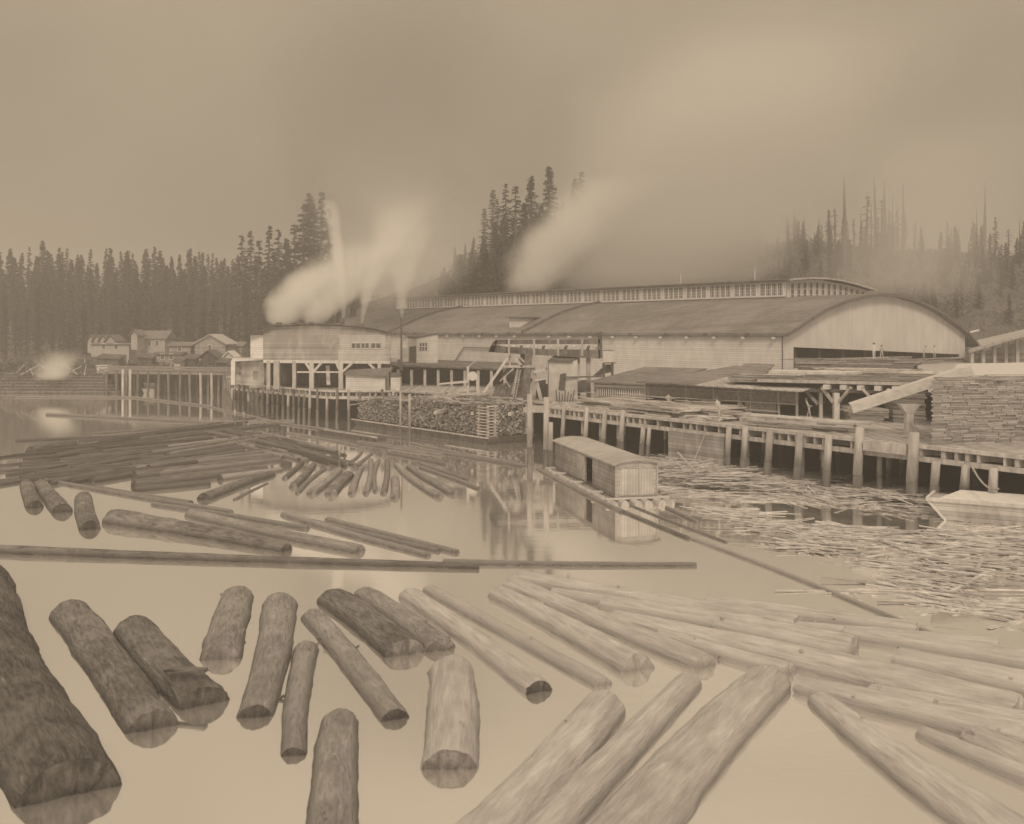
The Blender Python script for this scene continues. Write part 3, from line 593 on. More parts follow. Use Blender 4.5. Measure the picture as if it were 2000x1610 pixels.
# small white shed at the corner
s3 = thing('corner_shed', 'small blank white shed with grey roof below raised boiler house', 'shed', V(P(715, 771, 138.5).x, 138.5, ZD))
x0, x1 = P(675, 771, 138.5).x, P(752, 771, 138.5).x
MB().box(((x0 + x1) / 2, 140.6, 5.05), (x1 - x0, 4, 2.1)).build('wall', M_WALL, s3)
MB().prism([V(x0 - .2, 138.2, 6.15), V(x1 + .2, 138.2, 5.9), V(x1 + .6, 142.8, 6.9), V(x0 - .2, 142.8, 6.6)], (0, 0, .12)).build('roof', M_ROOF, s3)
s4 = thing('tiny_shed', 'tiny white box shed beside the small blank white shed', 'shed', V(P(770, 771, 130).x, 130, ZD))
x0, x1 = P(763, 771, 139).x, P(781, 771, 139).x
MB().box(((x0 + x1) / 2, 140, 4.9), (x1 - x0, 2, 1.8)).build('wall', M_WALL, s4); MB().box(((x0 + x1) / 2, 140, 6.1), (x1 - x0, 2.2, .5)).build('top_board', M_RIM, s4)
# flat platform along the mill side, on posts
lp = thing('side_platform', 'dark flat roofed open lean-to along the mill side wall', 'lean-to', P(850, 752, 154))
m = MB(); m.prism([P(765, 716, 152), P(1010, 724, 146), MP(-.3, 52, 6.6), MP(-.3, 95, 6.6)], (0, 0, .25)); m.build('roof', M_ROOF2, lp)
for i in range(9):
    q = P(778 + i * 26, 724, 152.5 - i * .7); MB().beam(V(q.x, q.y, ZD), V(q.x, q.y, 6.4), .4).build('post', M_TIMBER, lp)
MB().prism([P(765, 756, 162), P(1010, 756, 155), P(1010, 718, 155), P(765, 715, 162)], (0, .2, 0)).build('back_wall', M_SHADE, lp)  # wall coloured dark to paint the shade under the lean-to
s5 = thing('gatehouse', 'small white house with one square window against the mill side', 'small house', P(835, 712, 165))
MB().prism([P(814, 712, 165), P(855, 712, 165), P(855, 655, 165), P(848, 654, 165), P(814, 660, 165)], (-2, 6, 0)).build('wall', M_WALL, s5)
MB().prism([P(812, 661, 164.8), P(849, 653.5, 164.8), P(857, 653, 164.8), P(857, 651, 164.8), P(812, 658, 164.8)], (-2, 6.4, 0)).build('roof', M_RIM, s5)
wf = MB(); 
for k in range(4): wf.beam(P(819 + k * 5.3, 684, 164.8), P(819 + k * 5.3, 670, 164.8), .1)
wf.beam(P(819, 677, 164.8), P(835, 677, 164.8), .1); wf = wf.build('window', M_TRIM, s5)
MB().prism([P(819, 684, 164.9), P(835, 684, 164.9), P(835, 670, 164.9), P(819, 670, 164.9)], (0, .05, 0)).build('pane', M_GLASS, wf)
MB().prism([P(799, 707, 165.5), P(813.5, 707, 165.5), P(813.5, 676, 165.5), P(799, 678, 165.5)], (0, 3, 0)).build('doorway', M_SHADE, s5)  # dark block painting the shade inside the doorway
MB().prism([P(764, 707, 164), P(797, 707, 164), P(797, 680, 164), P(782, 682, 164), P(782, 700, 164), P(764, 700, 164)], (0, .2, 0)).build('low_wall', M_WALL, s5)

# ================================================================ CONVEYOR AND HOPPER
cv = thing('slab_conveyor', 'tall timber slab conveyor trough on splayed posts above the wharf', 'conveyor', P(1030, 790, 113))
DC = 120.0
def C(px, py, D=DC): return P(px, py, D)
mb_ = mat('conveyor_boards', .12, .26, 1.2, (1, 1, 1), .9, planks=('x', 1.2, .25))
MB().prism([C(954, 688), C(1172, 701), C(1172, 684), C(1060, 682), C(960, 675)], (0, .15, 0)).build('lower_side', mb_, cv)
MB().prism([C(964, 672.5), C(1172, 672.5), C(1172, 663), C(968, 664)], (0, .15, 0)).build('upper_side', mb_, cv)
MB().prism([C(962, 685, DC + .3), C(1172, 690, DC + .3), C(1172, 692, DC + .3), C(962, 687, DC + .3)], (0, 2.2, 0)).build('floor', M_TIMBERD, cv)
MB().prism([C(966, 686, DC + 2.5), C(1172, 690, DC + 2.5), C(1172, 665, DC + 2.5), C(966, 666, DC + 2.5)], (0, .12, 0)).build('far_side', M_TIMBERW, cv)
for px in (994, 1043, 1090, 1137): MB().beam(C(px, 696, DC - .12), C(px, 662, DC - .12), .24).build('stave', M_TIMBER, cv)
for i in range(14):
    x = 972 + i * 14.6; MB().beam(C(x, 683, DC + .4), C(x + 3, 676, DC + 1.6), .3, .15).build('slab_piece', M_TIMBERW if i % 3 else M_TIMBERD, cv)
MB().hexa([C(954, 687, DC), C(966, 688, DC), C(966, 688, DC + 2.5), C(956, 686, DC + 2.5), C(962, 668, DC), C(972, 664, DC), C(972, 664, DC + 2.5), C(964, 668, DC + 2.5)]).build('end_gate', M_TIMBERD, cv)
MB().prism([C(1170, 700), C(1176, 700), C(1176, 648), C(1168, 650)], (0, 1.0, 0)).build('end_board', M_TIMBERD, cv)
def g0(px, D): return V(P(px, 0, D).x, D, ZD)
legs = [(1033, 690, 1026, 0, 0.9), (1022, 690, 1020, 1, .7), (1040, 715, 1057, 0, .42), (1016, 700, 998, 0, .26), (1110, 693, 1112, 1.5, .35), (1130, 693, 1131, 1, .3), (1149, 693, 1150, 1, .5), (996, 694, 996, 1, .2)]
for px, py, pb, dd_, wd in legs:
    bt = g0(pb, DC + dd_)
    if px == 996: bt = C(996, 716)
    MB().beam(bt, C(px, py, DC + dd_), wd).build('post', M_TIMBER if wd < .6 else mat('grey_mast', .13, .24, 2.0), cv)
for p0, p1, wd in (((991, 700), (944, 768), .3), ((1003, 697), (1020, 716), .3), ((1014, 697), (1038, 722), .2), ((1003, 720), (976, 745), .14), ((983, 736), (996, 756), .15), ((1042, 728), (1068, 720), .25), ((1044, 744), (1070, 739), .2), ((1068, 715), (1068, 750), .25), ((984, 716), (1068, 716), .3)):
    MB().beam(C(*p0, DC - .3), C(*p1, DC - .3), wd).build('brace', M_TIMBERW if p0[1] in (700, 728, 744, 715) else M_TIMBER, cv)
MB().prism([C(978, 735, DC + 1), C(1012, 735, DC + 1), C(1016, 717, DC + 1), C(992, 717, DC + 1)], (0, .5, 0)).build('hopper', M_TIMBERD, cv)
MB().prism([C(1046, 783, DC + 3), C(1070, 783, DC + 3), C(1070, 740, DC + 3), C(1050, 742, DC + 3)], (0, 1.5, 0)).build('shade_panel', M_SHADE, cv)  # dark panel added behind the posts to paint shaded openings
ld = thing('slanted_slats', 'dark slatted ramp leaning under the conveyor beside ladder', 'ramp', g0(990, 119))
m = MB()
for i in range(9):
    bx = 962 + i * 7; m.beam(g0(bx, 119.2), C(bx + 10 + i * 1.2, 752 - i * 1.5, 121.5), .38, .1)
m.build('slat_panel', M_TIMBERD, ld); MB().beam(g0(955, 118.8) + V(0, 0, .4), g0(1022, 118.8) + V(0, 0, .2), .2).build('foot_rail', M_TIMBER, ld)
la = thing('ladder', 'thin wooden ladder leaning up to the conveyor hopper', 'ladder', g0(1003, 118.5))
m = MB(); a0, a1 = g0(1001, 118.5), g0(1006, 118.5); b0, b1 = C(1012, 722, 119.5), C(1017, 722, 119.5)
m.beam(a0, b0, .09); m.beam(a1, b1, .09)
for i in range(1, 12): m.beam(a0.lerp(b0, i / 12), a1.lerp(b1, i / 12), .06)
m.build('ladder_frame', M_TIMBER, la)
hh = thing('hopper_house', 'narrow pale hopper house with dark chute opening beside the conveyor', 'hopper house', g0(1098, 118))
def H(px, py, D=118.0): return P(px, py, D)
m = MB(); m.prism([H(1072, 783), H(1128, 783), H(1128, 705), H(1072, 706)], (0, 4, 0)); m.build('wall', mat('hopper_whitewash', .46, .68, .9, blot=.5), hh)
MB().prism([H(1070, 706, 117.7), H(1118, 707, 117.7), H(1134, 698, 122.5), H(1085, 694, 122.5)], (0, 0, .12)).build('roof', M_ROOF2, hh)
MB().prism([H(1091, 762, 117.9), H(1103, 762, 117.9), H(1106, 729, 117.9), H(1094, 731, 117.9)], (0, .05, 0)).build('opening', M_SHADE, hh)  # flat dark panel painting the shade inside the chute opening
MB().beam(H(1104, 737, 117.6), H(1175, 736, 118.5), .16).build('pipe', M_IRON, hh)
m = MB(); 
for i in range(7): m.cyl(g0(1088 + i * 5, 117.2), H(1086 + i * 6, 762 + (i % 3) * 4, 117), .09, .07, 6)
m.build('levers', M_IRON, hh)
dk = thing('loading_bin', 'dark crate-like bin next to the conveyor hopper house', 'bin', g0(1140, 120))
MB().prism([P(1122, 768, 120), P(1155, 768, 120), P(1152, 744, 120), P(1126, 746, 120)], (0, 3, 0)).build('bin_body', M_TIMBERD, dk); MB().beam(P(1122, 767, 119.9), P(1155, 767, 119.9), .1).build('rim', M_TIMBER, dk)
lv = thing('lookout_box', 'small white box cabin on dark stilts right of the conveyor', 'cabin', g0(1188, 127.5))
def Q(px, py, D=127.5): return P(px, py, D)
MB().prism([Q(1178, 707), Q(1197, 707), Q(1197, 687), Q(1178, 687)], (0, 1.5, 0)).build('cabin', M_TRIM, lv)
m = MB(); m.beam(Q(1174, 684.5), Q(1199, 684.5), .2, .1); m.build('roof', M_RIM, lv)
MB().beam(Q(1181, 709, 127.3), Q(1202, 709, 127.3), .3, .15).build('sill', M_RIM, lv)
for px in (1179, 1196): MB().beam(Q(px, 709), g0(px, 127.5), .3).build('stilt', M_TIMBERD, lv)
MB().prism([Q(1158, 735, 128), Q(1195, 727, 128), Q(1195, 712, 128), Q(1184, 712, 128)], (0, .3, 0)).build('chute_side', M_TIMBERD, lv)
MB().prism([Q(1163, 735, 128.5), Q(1176, 735, 128.5), Q(1172, 707, 128.5), Q(1165, 706, 128.5)], (0, .8, 0)).build('white_duct', M_TRIM, lv)
dw = thing('wood_debris_pile', 'heap of pale broken slabs on the wharf left of the conveyor', 'debris pile', g0(925, 122))
m = MB()
for i in range(90):
    px = rnd.uniform(850, 965); q = P(px, 756, 122 + rnd.uniform(-3, 3)); m.box((q.x, q.y, ZD + rnd.uniform(.1, 1.1) * max(.2, 1 - abs(px - 930) / 60)), (rnd.uniform(1, 3.4), .2, .1), rnd.gauss(0, .5))
m.build('slab_heap', M_LUMBER, dw); dw['kind'] = 'thing'
gr = thing('hand_winch', 'pale drum winch on upright frame at left of the slab ramp', 'winch', g0(925, 121))
MB().beam(g0(914, 121), P(914, 716, 121), .3).build('upright', M_TIMBERW, gr); MB().beam(g0(935, 121), P(932, 734, 121), .35).build('upright', M_TIMBERW, gr)
q = P(923, 735, 120.8); MB().cyl(q, q + V(0, .5, 0), .55, .55, 14).build('drum', M_TRIM, gr); MB().beam(P(914, 716, 121), P(936, 700, 121), .14).build('arm', M_TIMBER, gr)
MB().prism([P(856, 752, 120.5), P(915, 748, 120.5), P(915, 743, 120.5), P(858, 749, 120.5)], (0, .4, 0)).build('trough', M_TIMBERW, gr)

# ================================================================ SLABWOOD SCOW
e, c_ = V(-.608, .794, 0), V(.794, .608, 0); K = V(-2.45, 108.9, 0)
sc = thing('slabwood_scow', 'low flat scow stacked high with split slabwood moored at wharf', 'scow', K)
def S(u, v, z): return K + e * u + c_ * v + V(0, 0, z)
MB().hexa([S(.6, .1, -.5), S(.6, 5.6, -.5), S(28.4, 5.6, -.5), S(28.4, .1, -.5), S(-.5, -.4, .75), S(-.5, 6, .75), S(29.4, 6, .75), S(29.4, -.4, .75)]).build('hull', M_TIMBERD, sc)
MB().beam(S(-.5, -.42, .72), S(29.4, -.42, .72), .12, .14).add([], []).build('gunwale', M_TIMBER, sc)
cw = MB(); sr = random.Random(3)
def topz(u): return pwl(u, [(0, 4.2), (8, 4.05), (18, 3.8), (27, 3.3), (28.5, 2.3)])
def billet(p, d, ln, r):
    a = d.orthogonal().normalized(); b_ = d.cross(a); n = sr.choice((3, 4, 4, 5)); ph = sr.uniform(0, 6.3); vs = []
    for q in (p, p + d * ln):
        for i in range(n):
            t_ = ph + 2 * math.pi * i / n; rr = r * (.75 + .5 * ((i * 37 % 7) / 7)); vs.append(q + a * (math.cos(t_) * rr) + b_ * (math.sin(t_) * rr * .8))
    cw.add(vs, [tuple(range(n - 1, -1, -1)), tuple(range(n, 2 * n))] + [(i, (i + 1) % n, n + (i + 1) % n, n + i) for i in range(n)])
for i in range(2600):
    u = sr.uniform(1.8, 28.4); z = sr.uniform(.85, topz(u)); 
    d = (c_ + V(sr.gauss(0, .12), sr.gauss(0, .12), sr.gauss(0, .12))).normalized(); billet(S(u, sr.uniform(-.1, .25), z), d, 1.0, sr.uniform(.09, .19))
for i in range(560):
    v = sr.uniform(.9, 5.2); z = sr.uniform(.85, 4.1); d = (e + V(sr.gauss(0, .12), sr.gauss(0, .12), sr.gauss(0, .12))).normalized(); billet(S(sr.uniform(-.05, .3), v, z), d, 1.0, sr.uniform(.09, .19))
for i in range(900):
    u = sr.uniform(0, 28.2); v = sr.uniform(0, 5.4); a_ = sr.uniform(0, 3.14) if sr.random() < .4 else sr.gauss(2.1, .3); d = V(math.cos(a_), math.sin(a_), sr.gauss(0, .06)).normalized(); billet(S(u, v, topz(u) + sr.uniform(-.1, .15)), d, sr.uniform(1, 2.4), .09)
o = cw.build('stacked_slabwood', M_CORD, sc); o['kind'] = 'stuff'
MB().hexa([S(.4, .4, .75), S(.4, 5.2, .75), S(28, 5.2, .75), S(28, .4, .75), S(.4, .4, 4.0), S(.4, 5.2, 4.0), S(28, 5.2, 3.0), S(28, .4, 3.0)]).build('inner_pile', M_SHADE, sc)  # dark core painting the shaded gaps between billets
m = MB()
for k in range(21):
    z = .85 + k * .16
    if k % 2: m.beam(S(-.15, -.15, z), S(2.0, -.15, z), .18, .13); m.beam(S(-.15, .75, z), S(2, .75, z), .18, .13)
    else: m.beam(S(.0, -.25, z), S(.0, 1.1, z), .18, .13); m.beam(S(1.6, -.25, z), S(1.6, 1.1, z), .18, .13)
m.build('corner_crib', M_LUMBER, sc)
m = MB()
for k in range(19):
    z = .9 + k * .17; m.beam(S(-.1, 4.9, z), S(-.1, 5.9, z), .2, .13)
m.build('end_crib', M_LUMBER, sc)

# ================================================================ HOUSE ON A FLOAT
F0 = V(7.2, 71.6, 0); fe = V(-.217, .976, 0); fc = V(.976, .217, 0)
def FS(u, v, z): return F0 + fe * u + fc * v + V(0, 0, z)
ha = thing('floating_house', 'long weathered wooden house with curved roof on a log float', 'floating house', F0)
HL, HWd, HB, HE = 16.2, 3.15, .42, 2.78
ar = [(-.22, -.06), (.25, .10), (.8, .21), (HWd / 2, .27), (HWd - .8, .21), (HWd - .25, .10), (HWd + .22, -.06)]
m = MB(); n = len(ar)
vs = [FS(-.25, v, HE + z) for v, z in ar] + [FS(HL + .2, v, HE + z) for v, z in ar] + [FS(-.25, v, HE + z - .09) for v, z in ar] + [FS(HL + .2, v, HE + z - .09) for v, z in ar]; fs = []
for i in range(n - 1): fs += [(i, i + 1, n + i + 1, n + i), (2 * n + i, 3 * n + i, 3 * n + i + 1, 2 * n + i + 1), (i, 2 * n + i, 2 * n + i + 1, i + 1), (n + i, n + i + 1, 3 * n + i + 1, 3 * n + i)]
fs += [(0, n, 3 * n, 2 * n), (n - 1, 3 * n - 1, 4 * n - 1, 2 * n - 1)]
m.add(vs, fs); m.build('roof', mat('float_roof', .36, .48, .7, (1, 1, 1), .85, blot=.4), ha)
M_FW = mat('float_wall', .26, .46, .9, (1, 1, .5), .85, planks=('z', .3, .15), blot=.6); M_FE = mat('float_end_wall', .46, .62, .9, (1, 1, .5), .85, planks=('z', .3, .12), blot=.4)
m = MB()
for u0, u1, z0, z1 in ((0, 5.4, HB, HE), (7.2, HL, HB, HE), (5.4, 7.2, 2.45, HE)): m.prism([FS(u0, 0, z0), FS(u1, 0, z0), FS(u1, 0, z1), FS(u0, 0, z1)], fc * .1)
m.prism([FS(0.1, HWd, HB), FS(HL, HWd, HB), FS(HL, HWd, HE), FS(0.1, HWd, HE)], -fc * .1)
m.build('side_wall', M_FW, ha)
gp_ = [(0, HB), (HWd, HB), (HWd, HE - .04), (HWd - .25, HE + .06), (HWd - .8, HE + .16), (HWd / 2, HE + .2), (.8, HE + .16), (.25, HE + .06), (0, HE - .04)]
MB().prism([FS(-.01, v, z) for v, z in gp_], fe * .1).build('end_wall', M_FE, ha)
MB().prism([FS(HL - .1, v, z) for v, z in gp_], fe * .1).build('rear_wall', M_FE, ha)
m = MB(); m.prism([FS(0, .05, HB), FS(HL, .05, HB), FS(HL, HWd - .05, HB), FS(0, HWd - .05, HB)], (0, 0, .05)); m.build('floor', M_TIMBERD, ha)
for v0, v1 in ((.35, 1.75), (1.85, 2.85)):
    dd_ = MB(); dd_.prism([FS(-.05, v0, HB + .1), FS(-.05, v1, HB + .1), FS(-.05, v1, HE - .35), FS(-.05, v0, HE - .35)], fe * .05); dd_.build('door', mat('pale_door', .5, .68, .9, planks=('xy', .25, .1), blot=.3), ha)
m = MB(); m.beam(FS(-.08, 1.8, HB), FS(-.08, 1.8, HE), .08); m.beam(FS(-.08, .1, HE - .3), FS(-.08, HWd - .1, HE - .3), .08); m.beam(FS(-.06, .05, HB), FS(-.06, .05, HE), .1); m.beam(FS(-.06, HWd - .05, HB), FS(-.06, HWd - .05, HE), .1); m.build('end_trim', M_TIMBER, ha)
MB().prism([FS(7.3, -.06, HB + .15), FS(9.3, -.06, HB + .15), FS(9.3, -.06, 2.45), FS(7.3, -.06, 2.45)], fc * .05).build('sliding_door', mat('float_side_door', .36, .6, 1.5, blot=.5), ha)
fl = MB()
for v in (-.5, .35, 1.2, 2.0, 2.9, 3.6): fl.cyl(FS(-1.0 - rnd.uniform(0, .7), v, .05), FS(HL + .8, v, .05), .30, .26, 10, .05)
fl.build('log_float', M_TIMBER, ha)
m = MB()
for u in (-.3, 3, 8, 13, 16.3): m.beam(FS(u, -.8, .36), FS(u, 3.9, .36), .25, .12)
m.build('cross_timber', M_TIMBERW, ha)

# ================================================================ FREE PILINGS
def piling(label, px, ytop, ybase, wpx, group=None, lean=0):
    D = CAM_H * FOC / (ybase - HY); b0 = P(px + lean, ybase, D); t0 = P(px, ytop, D); r = wpx / 2 * D / FOC
    o = thing('mooring_piling', label, 'piling', b0, group)
    mid = b0.lerp(t0, min(.6, 1.55 / t0.z)) 
    MB().cyl(mid, t0, r, r * .95, 12, .05).build('pile_shaft', M_PILE, o, True); MB().cyl(b0 - V(0, 0, 2), mid, r * 1.03, r * 1.0, 12, .05).build('wet_band', M_WET, o, True)
piling('tall single grey piling standing in water left of the piling pair', 1034.5, 770, 908, 11)
piling('taller of two close pilings beside the floating house', 1067, 776, 912, 11, lean=-1)
piling('short piling touching the taller one beside the floating house', 1076, 825, 914, 9, lean=-1)
piling('thin dark stake standing before the slabwood scow, the left one', 782, 765, 862, 4)
piling('thin dark stake standing before the slabwood scow, the right one', 800, 770, 863, 5)
piling('short dark stake behind the booms under the boiler house', 459, 800, 832, 4); piling('short dark stake right of its twin behind the booms', 476, 805, 834, 4)
piling('pale upright stake rising among the crowded logs', 663, 869, 918, 5)

# ================================================================ SCOW AT RIGHT EDGE
bt = thing('pale_scow', 'pale square ended scow moored under the wharf at right edge', 'scow', V(26.5, 68, 0))
a0 = P(1833, 970, 66.8); q0 = P(1862, 998, 68)
A1 = V(26.6, 65.5, 0); dx = V(.86, -.5, 0).normalized(); dy = V(.5, .86, 0).normalized()
def BT(x, y, z): return A1 + dx * x + dy * y + V(0, 0, z)
MB().hexa([BT(1.1, .2, -.4), BT(12, .2, -.4), BT(12, 3.0, -.4), BT(1.1, 3.0, -.4), BT(0, 0, 1.25), BT(12, 0, 1.25), BT(12, 3.2, 1.25), BT(0, 3.2, 1.25)]).build('hull', mat('scow_paint', .38, .62, 2.0, (1, 1, .4), planks=('z', .3, .25), blot=.5), bt)
m = MB(); m.beam(BT(-.1, -.05, 1.3), BT(12, -.05, 1.3), .16, .22); m.beam(BT(-.05, 0, 1.3), BT(-.05, 3.2, 1.3), .16, .22); m.beam(BT(0, 0, 1.2), BT(1.05, .15, 0), .14, .14); m.build('rub_rail', M_TIMBERW, bt)
MB().prism([BT(.6, .3, 1.3), BT(12, .3, 1.3), BT(12, 3, 1.5), BT(1.6, 3, 1.55)], (0, 0, .06)).build('deck', M_TRIM, bt)

# ================================================================ LOGS
lrnd = random.Random(11)
def log(label, x0, y0, w0, x1, y1, w1, mt, cut=None, name='log', cat='log', group=None, detail=1, z=.25, dz=0.0, knots=1, sink=-.26):
    """x0,y0: far/left end, x1,y1: near/right end of the centre line, w: apparent thickness in photo pixels"""
    def endp(x, y, w):
        r = .4
        for _ in range(4):
            p = W(x, y, z * r + dz); r = w / 2 * p.y / FOC
        return p, r
    pa, ra = endp(x0, y0, w0); pb, rb = endp(x1, y1, w1); pa.z = sink * ra; pb.z = sink * rb
    d = pb - pa; L = d.length; ang = math.atan2(d.y, d.x)
    tilt = -math.asin(max(-1, min(1, d.z / L)))
    nr = max(6, int(12 + (34 if detail < 1 else 52) * detail)); ns = 10 if detail < .5 else (18 if detail < 1 else 46)
    seed = lrnd.uniform(0, 999); vs = []; lumps = [(lrnd.uniform(.08, .82), lrnd.uniform(0, 6.28), lrnd.uniform(.04, .12)) for _ in range(int(3 * knots))]
    bendy = lrnd.uniform(-.018, .018) * L; bendz = 0
    for i in range(nr + 1):
        t_ = i / nr; r = lerp(ra, rb, t_); x = L * t_
        endk = min(t_, 1 - t_) * L
        if endk < .12: r *= .95
        for k in range(ns):
            a_ = 2 * math.pi * k / ns; ca, sa = math.cos(a_), math.sin(a_)
            q = Vector((x * .45 + seed, ca * 1.6, sa * 1.6)); f = 1 + .065 * mnoise.noise(q) + .045 * mnoise.noise(Vector((x * 1.0 + seed, ca * 5, sa * 5)))
            for lt, la_, lh in lumps:
                dd2 = ((t_ - lt) * L / (r * .9)) ** 2 + (math.atan2(math.sin(a_ - la_), math.cos(a_ - la_)) * 1.6) ** 2
                if dd2 < 6: f += lh * math.exp(-dd2 * 1.6)
            jag = (mnoise.noise(Vector((seed, ca * 3, sa * 3))) * .2 * r) if (i == 0 or i == nr) else 0
            if detail >= 1: f += .022 * mnoise.noise(Vector((x * 3.2 + seed, ca * 9, sa * 9)))
            vs.append(V(x + jag, ca * r * f + bendy * math.sin(math.pi * t_), sa * r * f))
    fs = [(i * ns + k, i * ns + (k + 1) % ns, (i + 1) * ns + (k + 1) % ns, (i + 1) * ns + k) for i in range(nr) for k in range(ns)]
    me = bpy.data.meshes.new(name); me.from_pydata([tuple(p) for p in vs], [], fs); me.polygons.foreach_set('use_smooth', [True] * len(fs)); me.materials.append(mt)
    o = bpy.data.objects.new(name, me); COL.objects.link(o); o.location = pa; o.rotation_euler = (0, tilt, ang)
    tag(o, label, cat, group)
    if detail >= 1:
        for _ in range(lrnd.choice((0, 1, 1, 2, 3))):
            t_ = lrnd.uniform(.1, .9); a_ = lrnd.uniform(.3, 2.8); r = lerp(ra, rb, t_); dv = V(lrnd.uniform(-.3, .3), math.cos(a_), math.sin(a_)).normalized(); sb = MB(); c0 = V(L * t_, bendy * math.sin(math.pi * t_), 0)
            sb.cyl(c0 + dv * r * .85, c0 + dv * r * lrnd.uniform(1.12, 1.35), r * .13, r * .08, 7, .2)
            me_s = bpy.data.meshes.new('branch_stub'); me_s.from_pydata([tuple(p) for p in sb.v], [], sb.f); me_s.materials.append(mt); os_ = bpy.data.objects.new('branch_stub', me_s); COL.objects.link(os_); os_.parent = o
    for side, base in ((1, nr * ns), (-1, 0)):
        ring = vs[base:base + ns]; c0 = sum(ring, Vector()) / ns; v2 = [c0 + V(side * .02, 0, 0)]; f2 = []
        for q_ in (.35, .7, 1.0):
            for p in ring:
                w_ = c0 + (p - c0) * q_; w_.x += side * (.03 * r * mnoise.noise(Vector((w_.y * 3, w_.z * 3, seed))) + (0 if q_ == 1 else .01)); v2.append(w_)
        for k in range(ns):
            f2.append((0, 1 + k, 1 + (k + 1) % ns) if side > 0 else (0, 1 + (k + 1) % ns, 1 + k))
            for q_ in (0, 1):
                a1_, b1_ = 1 + q_ * ns + k, 1 + q_ * ns + (k + 1) % ns; f2.append((a1_, a1_ + ns, b1_ + ns, b1_) if side > 0 else (a1_, b1_, b1_ + ns, a1_ + ns))
        mc = bpy.data.meshes.new('cut_end'); mc.from_pydata([tuple(p) for p in v2], [], f2); mc.materials.append(cut or M_CUT)
        oc = bpy.data.objects.new('cut_end', mc); COL.objects.link(oc); oc.parent = o
    return o
NEAR = [
 ('huge dark log cut off by the bottom left corner', -62, 1125, 165, 138, 1528, 214, M_BARKD, M_CUTD),
 ('thick dark log with round cut end, second from the bottom left corner', 138, 1190, 84, 298, 1412, 108, M_BARK, M_CUTD),
 ('thick dark log with a torn branch slab near its round cut end', 262, 1220, 84, 400, 1364, 110, M_BARK, M_CUTD),
 ('short thick grey log with a flat sawn end, top of the near left cluster', 464, 1158, 66, 432, 1278, 86, M_MID, M_CUT),
 ('rough log with stubby square dark end right of the short grey log', 546, 1172, 72, 498, 1392, 76, M_MID, M_CUTD),
 ('thin pale log with small round dark end between two larger logs', 598, 1262, 52, 574, 1470, 52, M_MID, M_CUTD),
 ('long slim pale log slanting under the dark chopped log', 612, 1200, 54, 772, 1398, 62, M_MID, M_CUTD),
 ('darkest brown log with chopped ragged end in the near middle', 650, 1165, 72, 792, 1268, 92, M_BARK, M_CUT),
 ('soft pale log hidden half behind the darkest brown log', 712, 1158, 54, 862, 1262, 70, M_MID, M_CUT),
 ('long pale log ending in a dark wedge above open water', 800, 1160, 52, 1052, 1344, 66, M_PALE, M_CUTD),
 ('narrow pale log running above the dark wedge ended log', 838, 1150, 34, 1178, 1334, 48, M_PALE, M_CUTP),
 ('upright fat pale log with big half moon cut end', 882, 1300, 94, 877, 1488, 120, M_PALE, M_CUT),
 ('faint pale log running off the bottom edge left of the half moon log', 664, 1400, 78, 652, 1720, 122, M_MID, M_CUT),
 ('pale log starting with a split dark tip beside open water', 972, 1158, 46, 1246, 1300, 78, M_PALE, M_CUTP),
 ('slim pale log directly behind the split tipped log', 1000, 1142, 50, 1378, 1296, 58, M_PALE, M_CUTP),
 ('long pale log forming the top edge of the near right jam', 1012, 1128, 46, 1560, 1222, 66, M_PALE, M_CUTP),
 ('long pale log in the right jam ending at a dark notch', 1180, 1178, 50, 1668, 1264, 72, M_PALE, M_CUTP),
 ('thick pale log above the long dark gap in the right jam', 1200, 1208, 52, 1990, 1388, 108, M_PALE, M_CUTP),
 ('pale log at the right edge above the lone diagonal log', 1560, 1338, 60, 2010, 1440, 96, M_PALE, M_CUTP),
 ('pale log right of the dark notch reaching the right edge', 1750, 1284, 62, 2040, 1346, 84, M_PALE, M_CUTD),  # cut end coloured dark to paint the shaded gap before this log
 ('upper pale log at the right edge behind the dark notch', 1650, 1238, 46, 2040, 1296, 74, M_PALE, M_CUTP),
 ('slim pale log lying behind the jam near the long pole boom', 1380, 1176, 40, 1790, 1232, 52, M_PALE, M_CUTP),
 ('slim pale log tucked in the middle of the right jam', 1400, 1222, 40, 1660, 1276, 52, M_PALE, M_CUTP),
 ('rough pale log with frayed edge running down left off the bottom', 1180, 1376, 92, 880, 1700, 150, M_PALE, M_CUTP),
 ('smooth pale log between two rough ones running off the bottom', 1345, 1330, 58, 985, 1700, 108, M_PALE, M_CUTP),
 ('widest rough pale log running off the bottom right of the smooth one', 1500, 1328, 96, 1160, 1700, 175, M_PALE, M_CUTP),
 ('lone diagonal pale log lying across the bottom right water', 1600, 1366, 52, 2060, 1690, 150, M_PALE, M_CUTP),
 ('stubby pale log poking in from the right edge', 1902, 1440, 80, 2060, 1520, 100, M_PALE, M_CUTP),
 ('pale log along the frame bottom behind the diagonal log', 1800, 1430, 40, 2120, 1560, 70, M_PALE, M_CUTP),
 ('weathered log squeezed between the top edge logs of the right jam', 1080, 1158, 34, 1420, 1216, 46, M_PALE, M_CUTP),
 ('thin log sloping behind the dark notch in the right jam', 1500, 1222, 36, 1950, 1262, 50, M_PALE, M_CUTP),
 ('broad worn log at the right edge above the stubby poking log', 1700, 1352, 54, 2060, 1428, 84, M_PALE, M_CUTP),
 ('faint log lying farthest back in the right jam beside open water', 1240, 1168, 30, 1640, 1206, 38, M_PALE, M_CUTP),
 ('short worn log filling the right jam under the split tipped log end', 1290, 1240, 40, 1540, 1312, 52, M_PALE, M_CUTP),
]
for r_ in NEAR: log(r_[0], *r_[1:8], cut=r_[8], sink=-.10 if r_[7] is M_PALE and r_[1] > 900 else -.28, group='logs floating in the near water')
